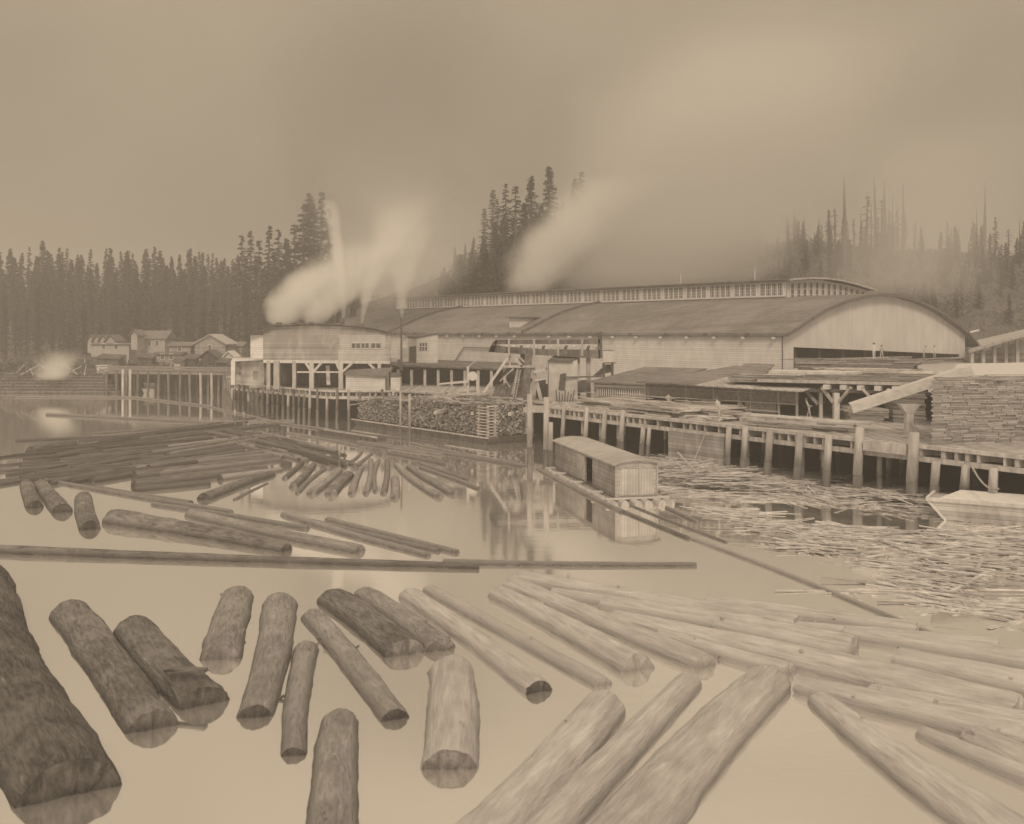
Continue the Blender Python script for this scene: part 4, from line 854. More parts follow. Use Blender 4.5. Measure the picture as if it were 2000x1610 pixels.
MIDL = [
 ('big smooth dark log with rounded left end above the boom', 222, 1012, 56, 560, 1072, 34, M_BARK, M_CUTD),
 ('mottled log with patchy light bark behind the big smooth one', 372, 1003, 30, 702, 1074, 34, M_MID, M_CUT),
 ('slim log right of the mottled log above the boom', 556, 1004, 20, 836, 1084, 18, M_MID, M_CUT),
 ('slim straight log ending alone in open water above the boom', 640, 1014, 16, 892, 1078, 18, M_MID, M_CUT),
 ('slim log wedged between its neighbours above the boom', 610, 1018, 14, 856, 1076, 15, M_MID, M_CUT),
 ('short stubby log pointing down alone at the left', 163, 970, 34, 176, 1030, 42, M_BARK, M_CUTD),
 ('short dark log leaning beside the stubby log at the left', 80, 944, 28, 122, 996, 40, M_BARK, M_CUTD),
 ('short dark log cut by the left edge of the picture', 52, 944, 26, 68, 988, 34, M_BARK, M_CUTD),
 ('long thin pole log crossing over the short left logs', 90, 938, 12, 450, 1000, 16, M_MID, M_CUT),
 ('thin log beside the long pole log left of centre', 190, 952, 12, 372, 982, 16, M_MID, M_CUT),
 ('thin log tip pointing right over the big smooth dark log', 300, 985, 14, 600, 1032, 16, M_MID, M_CUT),
 ('fat dark log with blunt lower left end at the raft corner', 398, 972, 30, 530, 926, 20, M_BARK, M_CUTD),
 ('thin pale pole beside the blunt dark log at the raft corner', 458, 976, 8, 522, 944, 6, M_MID, M_CUT),
]
for r_ in MIDL: log(r_[0], *r_[1:8], cut=r_[8], group='logs floating above the near boom', detail=.8, sink=-.1)
FAN = [
 ('dark leftmost log of the fan in the middle water', 572, 950, 18, 612, 908, 14, M_BARK), ('narrow log second from left in the middle fan', 581, 963, 11, 634, 916, 9, M_MID), ('broad pale log third from left in the middle fan', 608, 963, 21, 662, 918, 17, M_MID),
 ('broad dark log with pale half disc end in the middle fan', 646, 963, 27, 681, 928, 24, M_BARK), ('log with small dark round end right of the broad dark one', 687, 963, 17, 706, 914, 12, M_MID), ('short narrow log in the middle of the fan, left of its twin', 715, 963, 14, 724, 898, 10, M_MID), ('narrowest log in the middle of the fan', 733, 960, 10, 740, 898, 8, M_MID),
 ('pale narrow log with ring mark in the fan', 749, 963, 14, 756, 898, 10, M_RAFTP), ('short square ended log at the bottom of the fan', 771, 972, 19, 771, 934, 17, M_MID), ('long log with dark round end sloping right in the fan', 857, 968, 21, 776, 908, 15, M_MID), ('log with bright split end at the right of the fan', 886, 963, 22, 800, 912, 15, M_RAFTP),
 ('thin log sloping far right at the fan edge', 936, 955, 11, 822, 914, 9, M_MID), ('thin log above the far right fan log', 916, 937, 9, 824, 906, 8, M_MID), ('thin short log behind the fan pointing lower left, upper of two', 676, 908, 8, 706, 884, 7, M_MID), ('thin short log behind the fan pointing lower left, lower of two', 693, 911, 8, 726, 886, 7, M_MID),
 ('blunt dark log left of the fan against the raft', 556, 934, 12, 590, 904, 11, M_BARK)]
for r_ in FAN: log(r_[0], *r_[1:7], r_[7], group='fan of logs in the middle water', detail=.5, sink=0)
# raft of crowded logs, left
rr = random.Random(5)
RAFT = []
for i in range(40):
    t_ = i / 39; yl = lerp(926, 846, t_) + rr.uniform(-3, 3); x0 = rr.uniform(-70, 200) if i % 3 else rr.uniform(240, 330); x1 = rr.uniform(330, 545) if i % 4 else 545
    s_ = -.13 + .045 * rr.uniform(-1, 1); wl = lerp(19, 6, t_) * rr.uniform(.75, 1.1)
    RAFT.append((x0, yl + (x0 - 240) * s_ + 6, wl, x1, yl + (x1 - 240) * s_ + 4, wl * .62))
RAFT += [(262, 948, 26, 520, 916, 18), (262, 930, 26, 545, 896, 17), (290, 916, 20, 545, 880, 12), (40, 938, 22, 265, 918, 18), (40, 914, 22, 270, 895, 16), (70, 926, 18, 268, 908, 15), (262, 957, 20, 410, 944, 16), (60, 882, 26, 145, 868, 20), (430, 935, 20, 548, 918, 14)]
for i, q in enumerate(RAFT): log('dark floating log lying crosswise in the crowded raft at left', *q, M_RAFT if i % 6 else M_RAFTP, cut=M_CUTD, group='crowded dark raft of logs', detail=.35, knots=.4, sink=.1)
RAFT2 = []
for i in range(20):
    t_ = i / 19; x0 = lerp(400, 560, rr.random()); y0 = lerp(832, 858, t_) + rr.uniform(-3, 3) + (x0 - 400) * .13; ln = rr.uniform(90, 190); wl = rr.uniform(7, 12)
    RAFT2.append((x0, y0, wl * .8, x0 + ln, y0 + ln * rr.uniform(.17, .30), wl))
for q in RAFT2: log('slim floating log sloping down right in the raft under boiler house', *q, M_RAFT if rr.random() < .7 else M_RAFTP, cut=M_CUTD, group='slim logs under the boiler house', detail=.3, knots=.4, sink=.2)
RAFT3 = [(520, 885, 10, 600, 900, 12), (640, 858, 5, 862, 889, 7), (700, 862, 5, 1012, 904, 6), (730, 868, 5, 870, 888, 6), (760, 886, 8, 872, 908, 9), (600, 852, 5, 760, 876, 6), (560, 846, 6, 700, 872, 7), (820, 880, 5, 1018, 912, 7), (470, 868, 8, 560, 884, 9)]
for q in RAFT3: log('long slim boom-side log pointing towards the tall pilings', *q, M_RAFTP, group='slim logs pointing to the pilings', detail=.3, knots=.3, sink=.2)
# booms
BOOM = [('long straight near boom log crossing the left half of the picture', -80, 1073, 24, 935, 1108, 16, M_BARK), ('thin boom log continuing the near boom to the right', 865, 1099, 15, 1360, 1104, 11, M_MID),
 ('far boom log starting at the left edge', 30, 776, 4.5, 272, 777, 5, M_RAFTP), ('far boom log second from the left edge', 262, 777, 5, 410, 794, 5, M_RAFTP), ('far boom log third from the left edge', 400, 793, 5, 528, 822, 5.5, M_RAFTP), ('far boom log running to the dark low float', 505, 820, 5.5, 668, 843, 6, M_RAFTP), ('far boom log before the slabwood scow', 655, 842, 5, 870, 868, 6, M_RAFTP), ('far boom log ending at the tall pilings', 800, 866, 6, 1028, 911, 8, M_RAFTP),
 ('inner boom log at left with dark rounded left tip', 92, 810, 8, 400, 826, 6, M_RAFTP), ('inner boom log right of the dark tipped one', 392, 826, 6, 575, 822, 5, M_RAFTP), ('dark straight boom log along the top of the raft', 30, 862, 8, 400, 848, 6, M_RAFT), ('slanting boom log joining above the crowded raft', 180, 848, 6, 405, 830, 5, M_RAFTP),
 ('pole boom section beside the floating house', 1050, 916, 7, 1215, 1000, 10, M_RAFTP), ('pole boom section in front of the floating house', 1200, 992, 8, 1345, 1052, 9, M_RAFTP), ('long pole boom section sloping towards the right jam', 1335, 1046, 9, 1845, 1250, 12, M_PALE), ('short loose pole between floating house and slab drift', 1302, 992, 8, 1362, 1020, 9, M_RAFTP), ('thin pole lying beside the long pole boom', 1210, 978, 5, 1420, 1060, 6, M_RAFTP)]
for r_ in BOOM: log(r_[0], *r_[1:8], name='boom_log', cat='boom log', group='boom sticks', detail=.7, knots=.3, sink=.25)
# branch slab on the third log, dark float
b0 = W(378, 1306, .95); o = MB(); o.beam(b0 + V(-.95, .12, -.05), b0 + V(.45, -.12, -.02), .26, .12); o = o.build('bark_slab', M_BARK); tag(o, 'loose curled slab of bark lying across the third near log', 'bark slab')
df = thing('low_float', 'dark low plank float lying between raft and slabwood scow', 'float', W(685, 852))
p0, p1 = W(636, 846), W(738, 862); MB().beam(p0 + V(0, 0, .2), p1 + V(0, 0, .2), 2.2, .45).build('plank_top', M_TIMBERD, df); MB().beam(p0 + V(0, -1, .5), p1 + V(0, -1, .5), .15, .2).build('edge_rail', M_TIMBER, df)

# ================================================================ DRIFTING SLABS
def drift(name, label, polys, n, seed, zmax=.25, lmin=.7, lmax=4.2, mtl=None, cl=-1.0):
    r2 = random.Random(seed); m = MB()
    for (cx, cy, rx, ry, ang, zz, wgt) in polys:
        for i in range(int(n * wgt)):
            a = r2.uniform(0, 6.283); q = math.sqrt(r2.random()); px = cx + rx * q * math.cos(a); py = cy + ry * q * math.sin(a) + (px - cx) * math.tan(ang)
            if py < HY + 60 or mnoise.noise(Vector((px * .011 + seed, (py + .15 * px) * .035, 0))) < cl: continue
            z = zz * (1 - q * q) * r2.uniform(.3, 1) + r2.uniform(-.01, .02); p = W(px, py, z)
            th = -.32 + 1.0 * mnoise.noise(Vector((px * .008, py * .02, seed))) + r2.gauss(0, .33) + (r2.uniform(-1.2, 1.2) if r2.random() < .15 else 0); m_l = r2.uniform(lmin, lmax) * (1 if r2.random() < .8 else 1.6); w_ = r2.uniform(.05, .24) if r2.random() < .6 else r2.uniform(.04, .1)
            d = V(math.cos(th), math.sin(th), r2.gauss(0, .03) * (1 + zz)); m.beam(p - d * m_l / 2, p + d * m_l / 2, w_, .04)
    o = m.build(name, mtl or M_SLAB); return tag(o, label, None, None, 'stuff')
drift('slab_drift', 'drifting mass of broken slabs beside the floating house', [(1395, 925, 150, 32, .12, 1.1, 1.1), (1560, 945, 170, 26, .09, .5, 1.0), (1340, 905, 75, 16, .05, 1.2, .5), (1500, 965, 190, 16, .06, .15, .7)], 700, 21, cl=-.22)
drift('slab_drift', 'smooth heap of slabs drifting against the right wharf piles', [(1735, 966, 92, 14, .10, .7, 1.0), (1700, 978, 70, 10, .05, .2, .6)], 700, 22)
drift('slab_drift', 'ragged drift of slabs between the boom and the reflections', [(1500, 1030, 130, 30, .18, .15, 1.0), (1580, 1062, 90, 16, .08, .2, .6), (1420, 1010, 90, 14, .2, .1, .4), (1690, 1040, 110, 12, .1, .06, .3)], 420, 23, cl=.03)
drift('slab_drift', 'broad spread of slabs covering the water at right edge', [(1900, 1100, 190, 52, -.16, .22, 1.3), (1850, 1160, 260, 70, .05, .02, .18), (1830, 1050, 170, 20, -.05, .10, .6), (1880, 1175, 160, 26, .08, .06, .35), (1940, 1010, 110, 16, .05, .1, .4), (1770, 1110, 90, 20, .2, .06, .35)], 430, 24, cl=.0)
# single longer slabs sticking up
for lb, p0, p1 in (('long board sticking up out of the slab drift near the floating house', (1324, 884, 76), (1362, 926, 78)), ('forked pale plank lying on the slab spread at right', (1690, 1098, 54), (1745, 1092, 55)), ('pale plank tilted up against the wharf piles', (1512, 938, 84), (1535, 930, 84))):
    a, b_ = P(*p0), P(*p1); 
    if a.z < .1: a.z = .1
    if b_.z < .1: b_.z = .1
    o = MB().beam(a, b_, .14, .06).build('loose_board', M_TIMBERW); tag(o, lb, 'board')
# ================================================================ FAR SHORE HOUSES
def house(label, px0, px1, yb, ye, yr, D, depth=7, ridge='x', wm=None, rm=None, wins=2):
    o = thing('cottage', label, 'cottage', P((px0 + px1) / 2, yb, D), 'small houses on the far shore')
    a, b_ = P(px0, yb, D), P(px1, yb, D); ze, zr = P(px0, ye, D).z, P(px0, yr, D).z; w_ = b_.x - a.x
    zb = a.z - 2.5
    bd = MB(); bd.box(((a.x + b_.x) / 2, D + depth / 2, (zb + ze) / 2), (w_, depth, ze - zb))
    if ridge == 'y':
        xm = (a.x + b_.x) / 2; bd.prism([V(a.x, D, ze), V(b_.x, D, ze), V(xm, D, zr)], (0, depth, 0))
    bd.build('wall', wm or mat('hazed_white_boards', .42, .56, 1.0), o); rf = MB(); ov = .5  # default white boards dulled in colour to paint the haze over them
    if ridge == 'y':
        xm = (a.x + b_.x) / 2
        rf.prism([V(a.x - ov, D - ov, ze - .3), V(xm, D - ov, zr + .05), V(xm, D - ov, zr + .3), V(a.x - ov, D - ov, ze)], (0, depth + 2 * ov, 0)); rf.prism([V(b_.x + ov, D - ov, ze - .3), V(b_.x + ov, D - ov, ze), V(xm, D - ov, zr + .3), V(xm, D - ov, zr + .05)], (0, depth + 2 * ov, 0))
    else:
        ym = D + depth / 2; rf.prism([V(a.x - ov, D - ov, ze), V(a.x - ov, ym, zr), V(a.x - ov, D + depth + ov, ze)], (w_ + 2 * ov, 0, 0))
    rf.build('roof', rm or M_ROOF, o)
    for i in range(wins):
        x = lerp(a.x, b_.x, (i + 1) / (wins + 1)); f = MB(); f.box((x, D - .06, (ze + a.z) / 2 + .2), (1.0, .08, 1.5)); fo = f.build('window', M_TRIM, o); MB().box((x, D - .12, (ze + a.z) / 2 + .2), (.75, .06, 1.2)).build('pane', M_GLASS, fo)
    return o
house('white two storey cottage, the tallest on the far shore', 262, 322, 682, 662, 646, 262, 8, 'x', wins=3)
house('low white annex with gable left of the tallest cottage', 256, 268, 664, 655, 646, 255, 5, 'y', wins=0)
for i, x in enumerate((171, 183, 195, 207)):
    house(['first', 'second', 'third', 'last and widest'][i] + ' white peaked cabin in the row at far left', x, x + (12 if i < 3 else 18), 671, 667, 656, 268 + i * -.8, 6, 'y', rm=M_RIM, wins=0)
house('long low white cabin under the row of peaked cabins', 178, 252, 684, 673, 670, 258, 5, 'x', wins=2)
house('broad pale cottage with light roof edges left of the boiler house', 380, 440, 690, 672, 655, 250, 10, 'y', M_WALLG, mat('hazed_white_boards', .42, .56, 1.0), 1)
house('long low grey cottage behind the broad pale one', 350, 472, 688, 676, 668, 262, 7, 'x', M_WALLG, M_ROOF, 4)
house('small dark gabled hut in front of the pale cottage', 392, 422, 722, 698, 686, 222, 6, 'y', M_TIMBERD, M_ROOF2, 0)
house('tiny pale gabled hut near the low white shed', 438, 456, 714, 698, 688, 215, 4, 'y', M_TRIM, M_TRIM, 0)
house('low grey hut behind the left trestle', 300, 352, 704, 693, 688, 240, 5, 'x', M_WALLG, M_ROOF2, 2)
house('small pale hut right of the left mooring posts', 330, 372, 690, 676, 668, 252, 6, 'x', M_WALLG, M_ROOF, 1)
fn = thing('board_fence', 'grey board fence running below the far cottages', 'fence', P(250, 715, 235))
MB().prism([P(165, 712, 238), P(250, 708, 238), P(250, 694, 238), P(165, 698, 238)], (0, .15, 0)).build('board_panel', M_TIMBERD, fn)
for x in (166, 194, 222, 249): MB().beam(P(x, 714, 237.8), P(x, 694, 237.8), .25).build('post', M_TIMBER, fn)
# little launch by the trestle
lb_ = thing('launch', 'small white launch with cabin moored before the trestle', 'launch', W(295, 769))
q = W(295, 769); x0, y0 = q.x, q.y
MB().hexa([V(x0 - 1.3, y0, -.2), V(x0 + 1.3, y0, -.2), V(x0 + 1.3, y0 + 1.6, -.2), V(x0 - 1.3, y0 + 1.6, -.2), V(x0 - 1.75, y0 - .2, .95), V(x0 + 1.75, y0 - .2, .95), V(x0 + 1.75, y0 + 1.8, .95), V(x0 - 1.75, y0 + 1.8, .95)]).build('hull', M_TRIM, lb_)
MB().box((x0, y0 + .8, 1.45), (2.6, 1.4, 1.0)).build('cabin', M_WALLG, lb_); MB().box((x0, y0 + .8, 2.0), (3.0, 1.8, .12)).build('roof', M_TIMBER, lb_)
cb = thing('log_crib_bank', 'dark stacked log crib bank at the left edge below the forest', 'log crib', P(120, 770, 198))
cm_ = MB()
for r_i in range(7):
    z_ = .3 + r_i * .55; yy = 198 + r_i * .7; cm_.cyl(V(-100, yy, z_), V(P(236, 700, yy).x - r_i * .6, yy, z_), .33, .3, 7, .06)
cm_.build('crib_log', M_WET, cb)
for i in range(26):
    x_ = lerp(-98, -77, i / 25); MB().cyl(V(x_, 199 + rnd.uniform(-.6, 3), 3.6), V(x_ + rnd.uniform(-3, 3), 202, rnd.uniform(4.4, 5.6)), .12, .08, 5).build('leaning_pole', M_TIMBERD if i % 3 else M_TIMBER, cb)
for lb3, x0, x1, yb_, yt_, D_ in (('low dark lean-to on the shore left of the two mooring posts', 190, 232, 716, 700, 214), ('dark boxy hut among clutter behind the left trestle', 268, 296, 716, 698, 218), ('small dark outhouse beside the grey hut behind the trestle', 360, 380, 718, 700, 214), ('pale crate stack on the shore behind the left trestle', 340, 352, 716, 706, 210), ('dark wood pile beside the tiny pale gabled hut', 424, 446, 720, 708, 208)):
    o = thing('shore_hut', lb3, 'hut', P((x0 + x1) / 2, yb_, D_)); p0, p1, p2 = P(x0, yb_, D_), P(x1, yb_, D_), P(x0, yt_, D_)
    MB().box(((p0.x + p1.x) / 2, D_ + 1.5, (p0.z + p2.z) / 2 - 1), (p1.x - p0.x, 3, p2.z - p0.z + 2)).build('wall', M_TIMBERD if 'pale' not in lb3[:6] else M_TIMBER, o)
    MB().prism([V(p0.x - .3, D_ - .4, p2.z), V(p1.x + .3, D_ - .4, p2.z - .3), V(p1.x + .3, D_ + 3.4, p2.z + .5), V(p0.x - .3, D_ + 3.4, p2.z + .8)], (0, 0, .15)).build('roof', M_ROOF2, o)
sg = thing('white_shack', 'tiny bright white shack on the bank beside the left trestle', 'shack', P(203, 726, 212))
q = P(203, 722, 212); MB().box((q.x, q.y, q.z), (2.2, 2, 1.5)).build('wall', M_TRIM, sg); MB().box((q.x, q.y, q.z + .85), (2.6, 2.4, .15)).build('roof', M_TRIM, sg)

# ================================================================ PEOPLE
def person(label, foot, h, heading=0.0, mt=None, lean=.0, armf=.3, stride=.15, group='workers at the mill'):
    k = h / 1.75
    J = dict(pel=(0, 0, .95), wst=(0, .02 + lean * .2, 1.12), chs=(0, .0 + lean * .5, 1.36), nck=(0, lean * .75, 1.50), hd=(0, lean * .85, 1.60), tp=(0, lean * .9, 1.75),
             hl=(-.1, 0, .92), kl=(-.11, -.02 - stride * .4, .50), al=(-.12, -stride, .08), tl=(-.13, -stride - .16, .03), hr=(.1, 0, .92), kr=(.11, .0 + stride * .5, .50), ar=(.12, stride + .04, .08), tr=(.13, stride - .12, .03),
             sl=(-.2, lean * .6, 1.42), el=(-.27, lean * .6 - armf * .25, 1.14), wl=(-.22, lean * .6 - armf, .95 + armf * .4), fl=(-.21, lean * .6 - armf - .12, .90 + armf * .4), sr=(.2, lean * .6, 1.42), er=(.27, lean * .6 - armf * .1, 1.13), wr=(.24, lean * .6 - armf * .5, .92 + armf * .2), fr=(.23, lean * .6 - armf * .5 - .1, .85 + armf * .2))
    Rr = dict(pel=.15, wst=.14, chs=.17, nck=.065, hd=.10, tp=.07, hl=.1, kl=.065, al=.045, tl=.04, hr=.1, kr=.065, ar=.045, tr=.04, sl=.07, el=.05, wl=.035, fl=.035, sr=.07, er=.05, wr=.035, fr=.035)
    E = [('pel', 'wst'), ('wst', 'chs'), ('chs', 'nck'), ('nck', 'hd'), ('hd', 'tp'), ('pel', 'hl'), ('hl', 'kl'), ('kl', 'al'), ('al', 'tl'), ('pel', 'hr'), ('hr', 'kr'), ('kr', 'ar'), ('ar', 'tr'), ('chs', 'sl'), ('sl', 'el'), ('el', 'wl'), ('wl', 'fl'), ('chs', 'sr'), ('sr', 'er'), ('er', 'wr'), ('wr', 'fr')]
    ks = list(J); me = bpy.data.meshes.new('person'); me.from_pydata([tuple(c * k for c in J[q]) for q in ks], [(ks.index(a), ks.index(b)) for a, b in E], [])
    o = bpy.data.objects.new('person', me); COL.objects.link(o); o.location = foot; o.rotation_euler = (0, 0, heading); me.materials.append(mt or M_CLOTH)
    md = o.modifiers.new('Skin', 'SKIN')
    for i, q in enumerate(ks):
        sv = me.skin_vertices[0].data[i]; sv.radius = (Rr[q] * k, Rr[q] * k * (.75 if q in ('chs', 'wst', 'pel') else 1)); sv.use_root = (q == 'pel')
    md.use_smooth_shade = True; sb = o.modifiers.new('Subdivision', 'SUBSURF'); sb.levels = 1; sb.render_levels = 1
    hm = MB(); z0 = 1.69 * k; hy = lean * .88 * k; hm.cyl((0, hy, z0), (0, hy, z0 + .03), .19 * k, .19 * k, 14); hm.cyl((0, hy, z0 + .02), (0, hy, z0 + .13 * k), .105 * k, .09 * k, 12)
    hb = MB(); hb.v = hm.v; hb.f = hm.f
    me2 = bpy.data.meshes.new('hat'); me2.from_pydata([tuple(p) for p in hb.v], [], hb.f); me2.materials.append(M_CLOTHD); oh = bpy.data.objects.new('hat', me2); COL.objects.link(oh); oh.parent = o
    tag(o, label, 'person', group); return o
q = P(1405, 826, 90); person('worker in pale clothes bending over boards at the wharf edge', V(q.x, q.y, ZD + .35), 1.8, .6, lean=.35, armf=.5)
q = P(1306, 800, 104); person('worker in pale shirt standing at the left end of open shed', V(q.x, q.y, ZD + .02), 1.75, .2)
q = P(1580, 812, 95); person('worker in pale clothes stooping under the platform beside shed', V(q.x, q.y, ZD + .02), 1.75, 1.2, lean=.3, armf=.4)
for i, (px, D, lb2) in enumerate(((1707, 110.5, 'worker in white standing on lumber in the mill opening'), (1722, 110.3, 'smaller figure right of the white clad worker on lumber'), (1832, 118, 'worker bending on lumber near the right end of opening'), (1806, 118, 'worker sitting low on lumber left of the bending worker'))):
    q = P(px, 700, D); person(lb2, V(q.x, q.y, 9.05) if i < 2 else MP(28 + 3 * i / 1.0 - 3, -1.2, 8.22), 1.7 - .25 * (i == 1), 2.0 * i, lean=.0 if i < 2 else .35, armf=.3, mt=M_TRIM if i == 0 else M_CLOTH)

# ================================================================ TREES
trd = random.Random(17)
def conifer_mesh(H, rad, dens, bare, droop, seed, topbare=0.0, dead=False):
    r = random.Random(seed); tk = MB(); kq = 1.7 if (dead or dens < .5) else 1.0; tk.cyl((0, 0, -1.5), (0, 0, H * .55), (H * .013 + .1) * kq, (H * .008 + .05) * kq, 7); tk.cyl((0, 0, H * .55), (0, 0, H), (H * .008 + .05) * kq, .03 * kq, 6)
    cr = MB(); z = bare * H
    step = H * .026 / dens
    while z < H * (1 - topbare):
        t_ = (z - bare * H) / (H * (1 - bare)); R_ = rad * ((1 - t_) ** .75) * (.35 + .65 * min(1, t_ * 5)) * (.75 + .25 * mnoise.noise(Vector((seed, z * .35, 0))) * 2)
        nb = int(3 + 4 * dens) if not dead else r.choice((0, 1, 1, 2))
        for b in range(nb):
            if r.random() < .18: continue
            a = r.uniform(0, 6.283); L = max(.3, R_ * r.uniform(.45, 1.2)); d = V(math.cos(a), math.sin(a), 0); s_ = V(-math.sin(a), math.cos(a), 0); zz = z + r.uniform(-.4, .4)
            if dead: tk.beam(V(0, 0, zz), V(0, 0, zz) + d * L * .8 + V(0, 0, -.1 * L), .09); continue
            tip = V(0, 0, zz) + d * L + V(0, 0, -droop * L + .12 * L * t_)
            cr.add([V(0, 0, zz) - s_ * .06, V(0, 0, zz) + s_ * .06, tip], [(0, 1, 2)])
            nseg = max(2, int(L / .75))
            for k in range(nseg):
                f = (k + .6) / nseg; c = V(0, 0, zz).lerp(tip, f); wd = (.95 + .8 * (1 - f)) * r.uniform(.6, 1.2) * min(1.0, .4 + L * .25)
                for sg_ in (-1, 1):
                    q = c + s_ * sg_ * wd * r.uniform(.5, 1.1) + V(0, 0, -r.uniform(.2, .9)) + d * r.uniform(-.1, .6)
                    cr.add([c - d * .5, c + d * .55, q], [(0, 1, 2)])
                if r.random() < .55: q = c + V(0, 0, -r.uniform(.3, .8)); cr.add([c - d * .3 - s_ * .15, c + d * .3 + s_ * .15, q], [(0, 1, 2)])
        z += step * r.uniform(.7, 1.3)
    return tk, cr
def make_tree(label, group, args, leaf=None):
    t_ = thing('conifer_tree', label, 'conifer', (0, 0, 0), group); tk, cr = conifer_mesh(*args); tk.build('trunk', M_TRUNK, t_)
    if cr.v:
        me = bpy.data.meshes.new('crown'); me.from_pydata([tuple(p) for p in cr.v], [], cr.f); me.materials.append(leaf or M_LEAF); o = bpy.data.objects.new('crown', me); COL.objects.link(o); o.parent = t_
    return t_
VAR = [(34, 6.4, 1.0, .08, .35, 1), (31, 5.4, .9, .12, .3, 2), (36, 5.4, .75, .2, .4, 3), (28, 6.6, 1.15, .05, .3, 4), (33, 4.4, .65, .28, .45, 5), (38, 4.6, .75, .22, .35, 6, .02), (30, 5.0, .49, .30, .3, 7, .03), (36, 1.8, .5, .30, .2, 8, .05, True)]
PROTO = {}
def tree(kind, x, y, z, s, label, group, az=None):
    if kind not in PROTO:
        o = make_tree(label, group, VAR[kind]); PROTO[kind] = o
    else: o = copy_tree(PROTO[kind])
    o.location = (x, y, z); o.scale = (s * trd.uniform(.85, 1.15), s * trd.uniform(.85, 1.15), s); o.rotation_euler = (trd.gauss(0, .015), trd.gauss(0, .015), trd.uniform(0, 6.28)); tag(o, label, 'conifer', group); return o
def gz(px, D): x = (px - CX) / FOC * D; return x, ground_z(x, D)
def tree_top(kind, px, ytop, D, label, group):
    x, z0 = gz(px, D); zt = CAM_H - (ytop - HY) * D / FOC; return tree(kind, x, D, z0 - .5, max(.25, (zt - z0) / VAR[kind][0]), label, group)
def mass(name, label, items):
    vs = []; fs = []; b = 0
    for kind, x, y, z, sc_, rz in items:
        if kind not in MESHES:
            tk, cr = conifer_mesh(*VAR[kind]); n = len(tk.v); MESHES[kind] = ([tuple(p) for p in tk.v + cr.v], list(tk.f) + [tuple(i + n for i in f) for f in cr.f])
        v, f = MESHES[kind]; ca, sa = math.cos(rz) * sc_, math.sin(rz) * sc_
        vs += [(x + p[0] * ca - p[1] * sa, y + p[0] * sa + p[1] * ca, z + p[2] * sc_) for p in v]; fs += [tuple(i + b for i in q) for q in f]; b += len(v)
    me = bpy.data.meshes.new(name); me.from_pydata(vs, [], fs); me.materials.append(M_LEAF); o = bpy.data.objects.new(name, me); COL.objects.link(o); tag(o, label, None, None, 'stuff')
MESHES = {}
LG, LL = 'far forest left of the steam', 'dense dark conifer in the far forest wall behind the cottages'
# skyline, left
sky_l = [(-40, 470), (-10, 462), (20, 470), (62, 472), (84, 466), (98, 474), (113, 470), (130, 476), (148, 486), (166, 492), (183, 468), (205, 478), (215, 484), (238, 474), (248, 478), (262, 494), (284, 492), (297, 484), (322, 494), (340, 496), (355, 494), (372, 482), (390, 488), (408, 494), (424, 498), (436, 500), (452, 494)]
for px, yt in sky_l:
    tree_top(trd.choice((0, 1, 2, 3, 5)), px + trd.uniform(-4, 4), yt + trd.uniform(-6, 12), trd.uniform(365, 400), LL, LG)
    if trd.random() < .7: tree_top(3, px + trd.uniform(4, 12), yt + trd.uniform(14, 32), trd.uniform(360, 395), LL, LG)
low_left = []
for row, (D, yb_, sp_) in enumerate(((385, 502, 15), (362, 520, 17), (340, 540, 19), (318, 566, 22), (300, 590, 24), (286, 610, 27))):
    px = -70 + row * 5
    while px < 700:
        kd = trd.choice((0, 1, 3, 3, 0, 2)); yt_ = yb_ + trd.uniform(-20, 18) + (6 if px > 640 else 0); Dt = D + trd.uniform(-7, 7)
        if row < 2: tree_top(kd, px, yt_, Dt, LL, LG)
        else: x, z0 = gz(px, Dt); low_left.append((kd, x, Dt, z0 - .5, max(.25, (CAM_H - (yt_ - HY) * Dt / FOC - z0) / VAR[kd][0]), trd.uniform(0, 6.28)))
        px += sp_ * trd.uniform(.8, 1.3)
mass('forest', 'lower wall of dark forest behind the cottages', low_left)
TG = 'tall ragged firs left of the steam'
for px, yt, k, lb2 in ((473, 452, 4, 'ragged thin fir at the left of the tall fir cluster'), (490, 444, 2, 'tall ragged fir where the left skyline begins to rise'), (504, 462, 4, 'short ragged fir beside the rising skyline fir'), (526, 430, 5, 'bushy topped fir standing apart on the left skyline'), (543, 440, 4, 'thin fir right of the bushy topped skyline fir'), (574, 430, 4, 'ragged fir left of the tallest left group'), (592, 390, 2, 'second tallest fir of the left group by the steam'), (603, 372, 0, 'full dark fir in the middle of the tallest left group'), (614, 384, 5, 'thin trunked fir in the tallest left group'), (626, 362, 5, 'tallest fir of the left group touching the white steam column'), (638, 400, 4, 'fir half swallowed by the white steam column'), (560, 462, 3, 'low full fir between the left groups')):
    o = tree_top(k, px, yt, 330 + trd.uniform(-6, 6), lb2, TG); o.scale = (o.scale[0] * 1.25, o.scale[1] * 1.25, o.scale[2])
MG = 'firs on the knoll between the steam clouds'
for px, yt, k, lb2 in ((962, 362, 5, 'leftmost faint fir on the knoll between the clouds'), (972, 382, 4, 'faint ragged fir beside the leftmost knoll fir'), (990, 352, 2, 'thin pointed fir left on the knoll'), (1008, 356, 4, 'fir between the thin pointed and the broad knoll firs'), (1022, 392, 3, 'low dark fir in the knoll cluster'), (1038, 340, 0, 'broad fir left of the tallest knoll fir'), (1072, 320, 0, 'tallest dark fir on the knoll between the clouds'), (1056, 395, 3, 'low bushy fir below the tallest knoll fir'), (1096, 388, 5, 'short fir right of the tallest knoll fir'), (1118, 340, 5, 'ragged fir fading into smoke on the knoll'), (1134, 328, 2, 'ragged fir at the right end of the knoll'), (946, 400, 5, 'dim fir on the left slope of the knoll')):
    o = tree_top(k, px, yt, 292 + trd.uniform(-5, 5), lb2, MG); o.scale = (o.scale[0] * 1.4, o.scale[1] * 1.4, o.scale[2])
